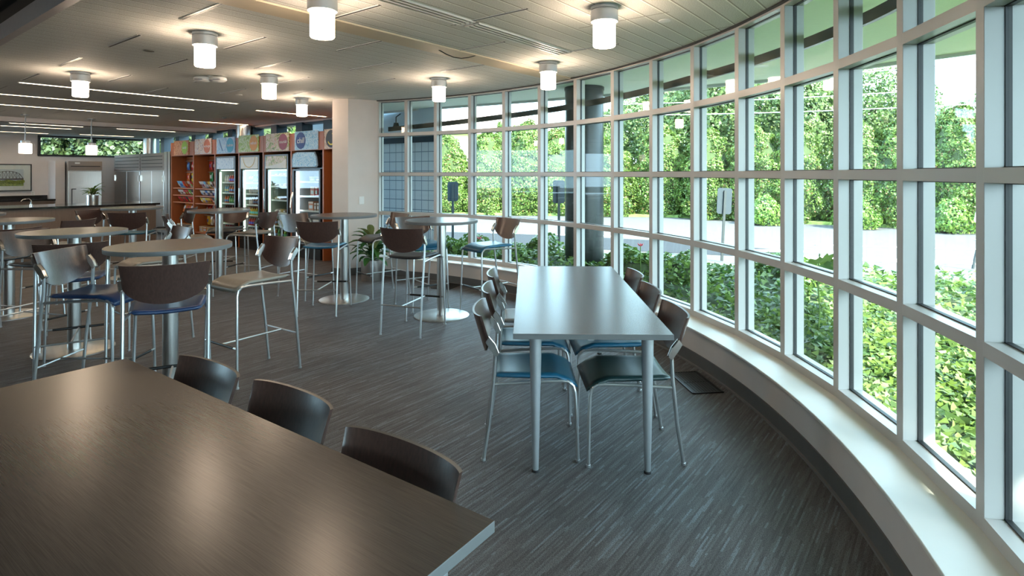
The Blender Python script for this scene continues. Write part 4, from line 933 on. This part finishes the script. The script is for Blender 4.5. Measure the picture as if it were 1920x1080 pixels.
for x in (0.03, 0.73):
    m = MB(); m.lathe([(0.02, 0), (0.02, 0.05)], 12, x, 0.2); m.build('foot', 'black', t)
# pair of stainless freezers in line with the vending wall
def freezer(label, b0, b1, k_):
    t = thing('stainless_freezer', label, 'freezer', uv(5.93, b0), GR+PI/2, 'stainless double door freezers'); W_ = b1-b0
    m = MB(); m.box(0, W_, -0.65, -0.04, 0.06, 2.08); m.build('cabinet', 'steel_flat', t)
    for x0, x1, hx in ((0.01, W_/2-0.006, W_/2-0.05), (W_/2+0.006, W_-0.01, W_/2+0.05)):
        m = MB(); m.box(x0, x1, -0.04, 0.0, 0.14, 1.62); dr = m.build('door', 'steel', t, bevel=0.005)
        m = MB()
        for z in (0.5, 1.35): m.box(x0 if x0 < 0.1 else x1-0.05, x0+0.05 if x0 < 0.1 else x1, 0.0, 0.02, z, z+0.16)
        m.build('hinge', 'bright', dr)
    m = MB(); m.box(0, W_, -0.04, 0.0, 1.65, 2.08); g_ = m.build('grille_panel', flat((0.30, 0.27, 0.25), 0.35), t)
    for i in range(4): m = MB(); m.box(0.08, W_-0.1, 0.0, 0.012, 1.72+0.09*i, 1.735+0.09*i); m.build('louver', 'gasket', g_)
    m = MB(); m.box(0, W_, -0.63, -0.06, 0, 0.06); m.build('plinth', 'black', t)
freezer('stainless double door freezer farthest in the corner', 17.22, 19.1, 0)
freezer('stainless double door freezer next to the snack shelves', 15.68, 17.18, 1)
t = thing('end_panel', 'tall narrow metal end panel between the freezers and the snack shelves', 'panel', uv(5.93, 15.30), GR+PI/2)
m = MB(); m.box(0, 0.36, -0.85, 0.0, 0, 2.10); m.build('panel', 'steel', t); m = MB(); m.box(0.14, 0.16, 0, 0.006, 0, 2.10); m.build('joint', 'gasket', t)
# framed picture
t = thing('framed_picture', 'black framed photograph of a steel truss bridge over trees on the kitchen wall', 'picture', uv(3.02, 19.59, 1.45), GR)
m = MB(); m.box(0, 1.15, -0.03, -0.005, -0.36, -0.335); m.box(0, 1.15, -0.03, -0.005, 0.335, 0.36); m.box(0, 0.025, -0.03, -0.005, -0.36, 0.36); m.box(1.125, 1.15, -0.03, -0.005, -0.36, 0.36); m.build('frame', 'black', t)
m = MB(); m.box(0.02, 1.13, -0.015, -0.005, -0.34, 0.34); m.build('mat_board', 'white', t)
m = MB(); m.box(0.17, 0.98, -0.018, -0.015, -0.22, 0.22); ph = m.build('photo', flat((0.55, 0.60, 0.66), 0.3), t)
m = MB(); X0, X1 = 0.35, 0.97
def arch(x): u = (x-X0)/(X1-X0); return -0.02+0.19*(1-(2*u-1)**2)**0.5 if 0 <= u <= 1 else -0.02
xs = [X0+(X1-X0)*i/9 for i in range(10)]
for i in range(9):
    m.tube([(xs[i], -0.02, arch(xs[i])), (xs[i+1], -0.02, arch(xs[i+1]))], 0.006, 4); m.tube([(xs[i], -0.02, -0.02), (xs[i], -0.02, arch(xs[i]))], 0.004, 4)
    m.tube([(xs[i], -0.02, -0.02), (xs[i+1], -0.02, arch(xs[i+1]))], 0.003, 4); m.tube([(xs[i+1], -0.02, -0.02), (xs[i], -0.02, arch(xs[i]))], 0.003, 4)
m.box(0.17, 0.98, -0.024, -0.018, -0.06, -0.02); m.build('bridge_print', flat((0.05, 0.03, 0.035), 0.4), ph)
m = MB(); rs_ = random.Random(2)
for i in range(26): x = 0.19+0.77*i/25; h_ = 0.03+0.07*rs_.random(); m.lathe([(0.045, -0.0001), (0.045, 0)], 10); m.v[-20:] = [(x+q[0], -0.026-0.0002*i, -0.14+q[1]*1.1+h_*0.4) for q in m.v[-20:]]
m.box(0.17, 0.98, -0.026, -0.018, -0.22, -0.12); m.build('trees_print', picmat('painted trees', [(0.06, 0.10, 0.01), (0.25, 0.32, 0.03), (0.45, 0.50, 0.10)], 30), ph)
m = MB(); m.box(0.02, 1.13, -0.029, -0.028, -0.34, 0.34); m.build('glazing', 'door_glass', t)
def plate(label, loc, rz, kind_='outlet'):
    t = thing('wall_'+kind_, label, 'switch' if kind_ == 'switch' else 'socket', loc, rz)
    m = MB(); m.box(-0.04, 0.04, -0.008, 0, -0.06, 0.06); m.build('cover_plate', 'white', t, bevel=0.003)
    m = MB()
    if kind_ == 'switch': m.box(-0.017, 0.017, -0.012, -0.008, -0.033, 0.033); m.build('rocker', 'white', t)
    else:
        m.box(-0.018, 0.018, -0.010, -0.008, 0.008, 0.038); m.box(-0.018, 0.018, -0.010, -0.008, -0.038, -0.008); m.build('sockets', flat((0.6, 0.6, 0.58)), t)
plate('white wall outlet below the framed picture, near the left edge', uv(3.45, 19.6, 1.0), GR); plate('white wall outlet below and right of the framed picture', uv(4.2, 19.6, 1.02), GR)
d_ = Vector((-2.105+2.50, 8.935-8.68)); plate('white light switch on the pier', (-2.325, 8.785, 1.14), math.atan2(d_.y, d_.x), 'switch')

# ------------------------------------------------------------------ vending wall
F0 = 5.93
surround = thing('vending_surround', 'orange wood surround framing the snack bays and glass door coolers', 'cabinet', uv(F0, 8.5), GR+PI/2)
def L(b): return b-8.5          # local x runs along the wall to the left, local -y is into the wall
m = MB(); m.box(L(8.3), L(15.25), -0.06, 0.0, 1.98, 2.31); m.build('header', 'orange', surround)
for b in (8.55, 8.84, 9.87, 10.88, 11.86, 12.93, 13.99, 15.20):
    m = MB(); m.box(L(b)-0.02, L(b)+0.02, -0.85, 0.004, 0, 2.31); m.build('upright', 'orange', surround)
m = MB(); m.box(L(8.3), L(15.2), -0.88, -0.85, 0, 2.1); m.build('back_panel', 'orange', surround)
m = MB(); m.box(L(8.3), L(15.2), -0.85, -0.02, 2.10, 2.13); m.build('top_panel', 'orange', surround)
m = MB(); m.box(L(8.3), L(8.83), -0.5, -0.4, 0, 1.98); m.build('side_panel', 'orange', surround)
for b0, b1 in ((12.95, 13.97), (14.01, 15.18)):
    for i in range(10): m = MB(); m.box(L(b0)+0.25 if b0 < 13 else L(b0), L(b1), -0.355, -0.34, 1.28+0.07*i, 1.34+0.07*i); m.build('slat', 'orange_slat', surround)
    m = MB(); m.box(L(b0), L(b1), -0.55, -0.355, 0.1, 1.98); m.build('bay_back', flat((0.16, 0.05, 0.02), 0.6), surround)
    for z in (1.21, 1.04, 0.87, 0.20):
        m = MB(); m.box(L(b0), L(b1), -0.34, -0.02, z-0.02, z); m.build('shelf', 'orange_slat', surround)
# printed header signs
def ellipse(cx, cz, rx, rz, y0, y1, n=40):
    m = MB(); m.prism([(cx+rx*math.cos(2*PI*i/n), cz+rz*math.sin(2*PI*i/n)) for i in range(n)], 0, 1); m.v = [(x, y0+(y1-y0)*z, y) for x, y, z in m.v]; return m
SG = [(14.22, 15.01, 'p_pretzel', (0.34, 0.58, 0.06), 'satisfy', 14.42, 'pretzel picture and lime green circle', 2.00),
      (13.06, 13.88, 'p_cereal', (0.52, 0.14, 0.06), 'recharge', 13.27, 'cereal picture and orange red circle', 2.00),
      (12.00, 12.81, 'p_water', (0.04, 0.38, 0.62), 'hydrate', 12.20, 'water picture and bright blue circle', 1.99),
      (11.04, 11.84, 'p_lime', (0.72, 0.32, 0.07), 'refresh', 11.22, 'lime picture and orange circle', 2.00),
      (9.92, 10.74, 'p_salad', (0.26, 0.05, 0.09), 'nourish', 10.12, 'salad picture and maroon circle', 1.99),
      (8.98, 9.72, 'p_ice', (0.02, 0.06, 0.26), 'chill', 9.52, 'ice picture and dark blue circle', 1.99),
      (8.30, 8.78, 'p_snack', (0.03, 0.03, 0.03), '', 8.57, 'snack picture and black circle with yellow arc', 1.99)]
for b0, b1, mt, cc, tx, bc, lab, z0 in SG:
    t = thing('header_sign', 'square header sign with a '+lab, 'sign', uv(F0-0.002, b0, z0), GR+PI/2, 'printed signs along the vending header')
    m = MB(); W_ = b1-b0; m.box(0, W_, 0.0, 0.02, 0, 0.345); m.build('board', mt, t)
    ellipse(bc-b0, 0.172, 0.158, 0.155, 0.02, 0.023).build('disc', flat(cc, 0.5), t)
    if tx: text(tx, 0.105 if tx == 'chill' and False else (0.15 if tx == 'chill' else 0.085), (bc-b0, 0.0245, 0.172), 'white', t, rot=(PI/2, 0, PI), ext=0.0008, shear=0.2)
    else:
        m = MB(); m.tube([(bc-b0+0.10*math.cos(q), 0.0, 0.172+0.10*math.sin(q)) for q in [1.9+0.28*i for i in range(15)]], 0.014, 6); m.v = [(x, 0.024+y*0.1, z) for x, y, z in m.v]; m.build('arc_mark', flat((0.75, 0.60, 0.03)), t)
    if mt == 'p_water':
        m = MB(); m.tube([(W_*0.86, 0.022, 0.30), (W_*0.66, 0.022, 0.06)], 0.016, 6); m.v = [(x, 0.021+(y-0.022)*0.1, z) for x, y, z in m.v]; m.build('drop_mark', flat((0.03, 0.10, 0.35)), t)
# coolers
def cooler(b0, b1, label, art, style, k_):
    W_ = b1-b0; t = thing('glass_door_cooler', label, 'cooler', uv(F0+0.0, b0), GR+PI/2, 'glass door coolers'); z1 = 1.93; zs = 1.645
    inn = 'interior_grey' if style == 'freezer' else 'interior'
    m = MB(); m.box(0, 0.03, -0.78, -0.05, 0, z1); m.box(W_-0.03, W_, -0.78, -0.05, 0, z1); m.box(0, W_, -0.78, -0.76, 0, z1); m.box(0, W_, -0.78, -0.05, z1-0.03, z1); m.box(0, W_, -0.78, -0.05, 0, 0.22); m.box(0.03, W_-0.03, -0.76, -0.08, zs, z1-0.03); m.build('cabinet', 'black', t)
    m = MB(); m.box(0.03, 0.036, -0.76, -0.06, 0.22, zs); m.box(W_-0.036, W_-0.03, -0.76, -0.06, 0.22, zs); m.box(0.03, W_-0.03, -0.76, -0.754, 0.22, zs); m.box(0.03, W_-0.03, -0.76, -0.06, 0.22, 0.226); m.box(0.03, W_-0.03, -0.76, -0.08, zs-0.006, zs); m.build('liner', inn, t)
    if style == 'freezer':
        # domed picture header
        prof = [(0.06, 1.66), (0.02, 1.70), (0.05, 1.86), (0.12, 1.955), (W_-0.20, 1.965), (W_-0.06, 1.93), (W_-0.02, 1.80), (W_-0.03, 1.66)]
        m = MB(); m.prism([(x, z) for x, z in prof], 0, 1); m.v = [(x, -0.05+0.08*z, y) for x, y, z in m.v]; hd = m.build('header', 'black', t, bevel=0.01)
        m = MB(); m.prism([((x-W_/2)*0.90+W_/2, (z-1.81)*0.86+1.81) for x, z in prof], 0, 1); m.v = [(x, 0.03+0.004*z, y) for x, y, z in m.v]; m.build('header_art', art, hd)
    else:
        m = MB(); m.box(0.06, W_-0.06, -0.03, 0.004, zs+0.01, z1-0.035); hd = m.build('header_art', art, t)
        if art == 'p_orange':
            m = MB(); m.tube([(W_/2+0.25*math.cos(q), 0.0, 1.93+0.25*math.sin(q)) for q in [PI+0.12+0.145*i for i in range(21)]], 0.012, 5); m.v = [(x, 0.006+y*0.15, z) for x, y, z in m.v if True]; m.build('citrus_mark', flat((0.62, 0.42, 0.14)), hd)
        if art == 'p_salad':
            m = MB(); m.prism([(W_-0.06, 1.66), (0.06, 1.66), (0.06, 1.84), (0.25, 1.76), (0.55, 1.715), (W_-0.06, 1.70)], 0, 1); m.v = [(x, 0.004+0.003*z, y) for x, y, z in m.v]; m.build('bowl_mark', flat((0.62, 0.60, 0.52)), hd)
    dz1 = zs-0.005 if style == 'freezer' else z1
    dr = thing('door', None, None, (0, 0, 0)); dr.parent = t
    m = MB(); m.box(0, 0.05, -0.045, 0.0, 0.20, dz1); m.box(W_-0.05, W_, -0.045, 0.0, 0.20, dz1); m.box(0, W_, -0.045, 0, 0.20, 0.26); m.box(0, W_, -0.045, 0, dz1-0.035, dz1); m.build('door_frame', 'black', dr, bevel=0.004)
    m = MB(); m.box(0.05, W_-0.05, -0.03, -0.022, 0.26, zs-0.02); m.build('door_glass', 'door_glass', dr)
    m = MB()
    if style == 'freezer': m.tube([(W_-0.03, 0.0, 0.66), (W_-0.04, 0.05, 0.78), (W_-0.05, 0.07, 0.92), (W_-0.04, 0.05, 1.08), (W_-0.03, 0.0, 1.2)], 0.016, 8)
    else: m.box(W_-0.035, W_-0.02, 0.0, 0.03, 0.85, 1.25)
    m.build('handle', 'bright', dr, smooth=False)
    m = MB(); m.box(0.0, W_, -0.05, 0, 0.0, 0.19); gl_ = m.build('kick_grille', 'black', t)
    m = MB(); m.box(W_-0.075, W_-0.045, -0.10, -0.06, 0.3, zs-0.06) if style == 'freezer' else m.box(0.06, W_-0.06, -0.12, -0.09, zs-0.03, zs-0.012)
    if style != 'freezer': m.box(W_-0.055, W_-0.04, -0.10, -0.07, 0.3, zs-0.06)
    m.build('light_tube', 'freezer_light' if style == 'freezer' else 'cooler_light', t)
    zz_ = {'bottles': (1.46, 1.20, 0.93, 0.68, 0.46, 0.26), 'deli': (1.52, 1.30, 1.03, 0.78, 0.52, 0.28), 'freezer': (1.40, 1.13, 0.86, 0.58, 0.30)}[style]
    if style == 'bottles': zz_ = (1.36, 1.13, 0.90, 0.68, 0.46, 0.26)
    for z in zz_: m = MB(); m.box(0.036, W_-0.036, -0.72, -0.14, z-0.012, z); m.box(0.036, W_-0.036, -0.14, -0.13, z-0.02, z+0.012); m.build('shelf', flat((0.55, 0.60, 0.57), 0.4), t)
    return t, zz_
# bottle, box and pack prototypes
def world_on(t, x, y, z): M_ = Matrix.Translation(t.location) @ Matrix.Rotation(t.rotation_euler[2], 4, 'Z'); return M_ @ Vector((x, y, z))
pro = {}
def bottle(pos, rz, c, cap, h, label, group, r=0.030):
    key = ('b', c, cap, h, r)
    if key not in pro:
        t = thing('bottle', label, 'bottle', pos, rz, group)
        m = MB(); m.lathe([(r*0.9, 0), (r, 0.008), (r, h*0.60), (r*0.92, h*0.68), (r*0.38, h*0.88), (r*0.38, h*0.94)], 14); m.build('body', flat(c, 0.2), t, smooth=True)
        m = MB(); m.lathe([(r*0.46, h*0.93), (r*0.46, h)], 12); m.build('cap', flat(cap, 0.4), t)
        m = MB(); m.lathe([(r+0.001, h*0.22), (r+0.001, h*0.5)], 14, closed=False); m.build('wrapper', flat(tuple(min(0.8, q*1.7+0.12) for q in c[::-1]), 0.4), t)
        pro[key] = t
    else:
        t = copy_tree(pro[key]); t.location = pos; t['label'] = label; t['group'] = group
    return t
def carton(pos, rz, c, dims, label, group, name='food_box', cat='box'):
    key = ('c', c, dims)
    if key not in pro:
        t = thing(name, label, cat, pos, rz, group); a_, b_, h_ = dims
        m = MB(); m.box(-a_/2, a_/2, -b_/2, b_/2, 0, h_); m.build('carton', flat(c, 0.5), t)
        m = MB(); m.box(-a_*0.35, a_*0.35, b_/2, b_/2+0.002, h_*0.25, h_*0.6); m.build('front_print', flat(tuple(0.75-0.5*q for q in c), 0.5), t)
        m = MB(); m.box(-a_*0.5, a_*0.5, b_/2, b_/2+0.002, h_*0.8, h_*0.97); m.build('top_band', flat((0.62, 0.58, 0.5), 0.5), t)
        pro[key] = t
    else:
        t = copy_tree(pro[key]); t.location = pos; t.rotation_euler = (0, 0, rz); t['label'] = label; t['group'] = group
    return t
def snack_bag(pos, rz, c, c2, w_, h_, tilt, label, group):
    key = ('s', c, c2, w_, h_)
    if key not in pro:
        t = thing('snack_bag', label, 'snack bag', pos, rz, group)
        def g(sgn):
            def f_(u, v):
                x = (u-0.5)*w_*(1-0.08*math.sin(PI*v)); z = v*h_
                b_ = math.sin(PI*min(1, max(0, (v-0.06)/0.88)))**0.6*math.sin(PI*u)**0.5 if 0.06 < v < 0.94 else 0
                return (x, sgn*0.028*b_, z+0.004*math.sin(u*25))
            return f_
        m = MB(); m.grid(g(1), 9, 11); m.grid(g(-1), 9, 11); m.build('pouch', flat(c, 0.28), t, smooth=True)
        m = MB()
        m.grid(lambda u, v: (lambda q: (q[0], q[1]+0.002, q[2]))(g(1)(0.25+0.5*u, 0.32+0.36*v)), 6, 6); m.build('front_print', flat(c2, 0.3), t, smooth=True)
        pro[key] = t
    else:
        t = copy_tree(pro[key]); t.location = pos; t['label'] = label; t['group'] = group
    t.rotation_euler = (tilt, 0, rz); return t
RZ = GR+PI/2
RED, ORG, BLU, LBL, GRN, DGR, YEL, WHT, PUR, BRN, BLK = (0.50, 0.02, 0.02), (0.62, 0.14, 0.02), (0.02, 0.13, 0.50), (0.16, 0.42, 0.68), (0.16, 0.42, 0.05), (0.02, 0.25, 0.07), (0.65, 0.48, 0.05), (0.60, 0.58, 0.56), (0.20, 0.03, 0.20), (0.20, 0.07, 0.03), (0.03, 0.03, 0.035)
CN = {RED: 'red', ORG: 'orange', BLU: 'blue', LBL: 'light blue', GRN: 'green', DGR: 'dark green', YEL: 'yellow', WHT: 'white', PUR: 'purple', BRN: 'brown', BLK: 'black'}
cool = [(12.02, 12.90, 'glass door drinks cooler with a water droplet header, left of the citrus one', 'p_drops', 'bottles', 'droplet'),
        (11.04, 11.84, 'glass door drinks cooler with a citrus slice header', 'p_orange', 'bottles', 'citrus'),
        (9.98, 10.84, 'glass door cooler of wrapped deli food with a salad bowl header', 'p_salad', 'deli', 'salad'),
        (8.93, 9.84, 'freezer with a domed ice picture header and a curved door handle', 'p_ice', 'freezer', 'ice')]
rs_ = random.Random(12)
ordn = ['top', 'second', 'third', 'fourth', 'fifth', 'lowest']
for ci, (b0, b1, lab, art, sty, nm) in enumerate(cool):
    t, zz_ = cooler(b0, b1, lab, art, sty, ci); W_ = b1-b0
    if sty == 'bottles':
        pal = [[(ORG, WHT), (RED, WHT), (WHT, LBL)], [(WHT, RED), (ORG, WHT), (LBL, WHT)], [(BLK, YEL), (DGR, WHT), (ORG, BLK)], [(BRN, RED), (BLK, RED)], [(DGR, GRN), (GRN, RED)], [(BLU, WHT), (RED, BLU)]] if ci == 0 else \
              [[(BLU, ORG), (DGR, RED), (ORG, BLU)], [(LBL, WHT), (WHT, BLK)], [(BLU, WHT), (BRN, YEL), (WHT, LBL)], [(GRN, DGR), (YEL, RED)], [(DGR, GRN), (RED, WHT)], [(BLU, LBL), (WHT, BLU)]]
        for si, z in enumerate(zz_):
            pr = pal[si]
            for i in range(8):
                c, cp = pr[(i*len(pr))//8]; x = 0.09+(W_-0.18)*i/7
                for row in (0, 1):
                    bottle(world_on(t, x, -0.19-0.10*row, z), RZ, c, cp, 0.165, '%s bottle with %s cap on the %s shelf of the %s cooler' % (CN[c], CN[cp], ordn[si], nm), 'bottles in the %s cooler' % nm)
    elif sty == 'deli':
        for si, z in enumerate(zz_):
            if si in (0, 1, 2, 3):
                for i in range(5):
                    c = [BRN, YEL, WHT, ORG, BRN][(i+si) % 5]; c = tuple(q*0.6+0.12 for q in c)
                    if si == 2 and i > 1 and i < 3: continue
                    x = 0.12+(W_-0.24)*i/4
                    hgt = 0.07 if si else 0.05
                    key = ('d', c, hgt)
                    lb = 'wrapped deli sandwich on the %s shelf of the salad cooler' % ordn[si]
                    if key not in pro:
                        q = thing('wrapped_sandwich', lb, 'sandwich', (0, 0, 0), RZ, 'deli packs in the salad cooler')
                        m = MB(); m.lathe([(0.02, 0.0), (0.085, 0.01), (0.095, hgt*0.5), (0.07, hgt*0.9), (0.0, hgt)], 16, closed=False); m.v = [(a, b*0.8, c_) for a, b, c_ in m.v]; m.build('wrap', flat(c, 0.3), q, smooth=True)
                        m = MB(); m.box(-0.03, 0.03, 0.06, 0.080, hgt*0.25, hgt*0.6); m.build('price_sticker', 'white', q); pro[key] = q
                    else: q = copy_tree(pro[key]); q['label'] = lb
                    q.location = world_on(t, x, -0.25, z)
            else:
                for i in range(7):
                    c, cp = [(BRN, DGR), (RED, BLU), (BRN, BLU), (GRN, YEL), (BRN, BLU), (DGR, GRN), (BRN, YEL)][i]; x = 0.10+(W_-0.20)*i/6
                    bottle(world_on(t, x, -0.20, z), RZ, c, cp, 0.165, '%s bottle with %s cap on the %s shelf of the salad cooler' % (CN[c], CN[cp], ordn[si]), 'bottles in the salad cooler')
    else:
        rows = [[((0.30, 0.42, 0.08), 0.17, 0.10), ((0.20, 0.18, 0.26), 0.2, 0.10), ((0.16, 0.10, 0.08), 0.12, 0.10)],
                [((0.55, 0.20, 0.14), 0.13, 0.18), ((0.40, 0.03, 0.03), 0.09, 0.18), ((0.40, 0.03, 0.03), 0.09, 0.18), ((0.55, 0.20, 0.10), 0.13, 0.18)],
                [((0.52, 0.22, 0.12), 0.16, 0.17), ((0.26, 0.20, 0.16), 0.07, 0.15), ((0.26, 0.20, 0.16), 0.07, 0.15), ((0.24, 0.22, 0.20), 0.07, 0.15), ((0.45, 0.35, 0.08), 0.11, 0.14)],
                [((0.45, 0.48, 0.52), 0.2, 0.12), ((0.45, 0.48, 0.52), 0.2, 0.12)], [((0.10, 0.22, 0.45), 0.2, 0.14), ((0.50, 0.52, 0.55), 0.2, 0.14)]]
        nmn = ['green and dark', 'red', 'tan', 'grey', 'blue']
        for si, z in enumerate(zz_):
            x = 0.08
            for c, a_, h_ in rows[si][::-1]:
                carton(world_on(t, x+a_/2, -0.24, z), RZ, c, (a_-0.008, 0.14, h_), 'frozen food box, %s one on the %s shelf of the ice freezer' % (nmn[si], ordn[si]), 'frozen food boxes in the ice freezer'); x += a_+0.02
# snacks: hanging rows, piles on three shelves, lower rows
bays = [('left', 14.01, 15.18), ('right', 12.95, 13.97)]
def bay_bags(bi, z, cols, kind_, w_, h_, tilt=0.0, off=0.0, y=-0.29, words=''):
    nm, b0, b1 = bays[bi]; n_ = len(cols)
    for i, (c, c2) in enumerate(cols):
        b = b1-0.10-off-(b1-b0-0.2-off)*(i+0.5)/n_
        p_ = uv(F0-y, b, z)
        snack_bag(p_, RZ, c, c2, w_, h_, tilt, '%s snack bag %s in the %s snack bay' % (CN[c], words, nm), 'snack bags in the %s bay, %s' % (nm, words))
bay_bags(0, 1.64, [(BLU, LBL), (RED, ORG), (ORG, WHT), (RED, YEL)], 0, 0.14, 0.20, 0, 0, words='hanging in the upper row')
bay_bags(0, 1.37, [(ORG, RED), (YEL, BLK), (WHT, BLK), (GRN, BLK)], 0, 0.15, 0.20, 0, 0, words='hanging in the lower row')
bay_bags(1, 1.64, [(RED, PUR), (PUR, WHT), (RED, WHT), (PUR, RED)], 0, 0.15, 0.20, 0, 0, words='hanging in the upper row')
bay_bags(1, 1.37, [(DGR, WHT), (WHT, ORG), (ORG, GRN)], 0, 0.17, 0.22, 0, 0, words='hanging in the lower row')
for bi, rows in ((0, [[(LBL, WHT), (LBL, BLU), (RED, ORG), (BRN, ORG), (WHT, RED), (RED, GRN), (GRN, WHT)], [(WHT, BRN), (WHT, BLK), (RED, WHT), (RED, GRN), (GRN, WHT), (BLK, WHT), (ORG, BRN)], [(RED, BRN), (BRN, RED), (RED, BLK), (BLK, RED), (RED, YEL), (RED, BRN), (BRN, RED)]]),
                 (1, [[(WHT, BRN), (WHT, PUR), (LBL, WHT), (BRN, WHT), (YEL, WHT), (WHT, BLK), (BRN, BLK), (WHT, BRN)], [(WHT, LBL), (WHT, BLK), (BLU, WHT), (WHT, BLK), (BLK, WHT), (WHT, BLU), (BLK, WHT)], [(YEL, WHT), (WHT, YEL), (YEL, BLU), (YEL, BRN), (ORG, BLK), (BLK, WHT), (WHT, BLK)]])):
    for ri, (z, cols) in enumerate(zip((1.212, 1.042, 0.872), rows)):
        bay_bags(bi, z, cols, 0, 0.17, 0.145 if ri else 0.19, -0.55, 0, -0.17, words='leaning on the %s shelf' % ['top', 'middle', 'lower'][ri])
bay_bags(0, 0.62, [(ORG, WHT), (ORG, RED), (RED, WHT), (WHT, RED), (WHT, LBL)], 0, 0.19, 0.22, 0.35, 0, -0.2, words='in the slanted row under the shelves')
bay_bags(1, 0.62, [(RED, WHT), (RED, ORG), (WHT, BLK), (BLK, WHT), (WHT, ORG), (RED, YEL)], 0, 0.17, 0.22, 0.35, 0, -0.2, words='in the slanted row under the shelves')
bay_bags(0, 0.36, [(ORG, WHT), (BRN, ORG), (RED, BLK), (ORG, BLU), (WHT, ORG)], 0, 0.15, 0.20, 0, 0, -0.25, words='in the hanging row near the floor')
bay_bags(1, 0.36, [(YEL, BLU), (WHT, YEL), (BLK, WHT), (WHT, BLK), (WHT, RED)], 0, 0.14, 0.20, 0, 0, -0.25, words='in the hanging row near the floor')
for bi in (0, 1):
    nm, b0, b1 = bays[bi]
    for i in range(5):
        c = [(0.55, 0.42, 0.12), (0.60, 0.52, 0.30), (0.55, 0.40, 0.10), (0.50, 0.2, 0.06), (0.58, 0.5, 0.25)][i]
        carton(uv(F0+0.17, b0+0.12+(b1-b0-0.24)*i/4, 0.20), RZ, c, (0.17, 0.14, 0.13), 'small yellow snack carton on the bottom shelf of the %s snack bay' % nm, 'snack cartons on the bottom shelves')
    m = MB(); W_ = b1-b0
    for z in (0.57, 0.83, 1.585, 1.86): m.box(0, W_, -0.30 if z > 1 else -0.22, -0.29 if z > 1 else -0.21, z, z+0.012)
    q = m.build('hanging_rail', flat((0.3, 0.3, 0.3)), surround); q.location = (L(b0), -0.02, 0)
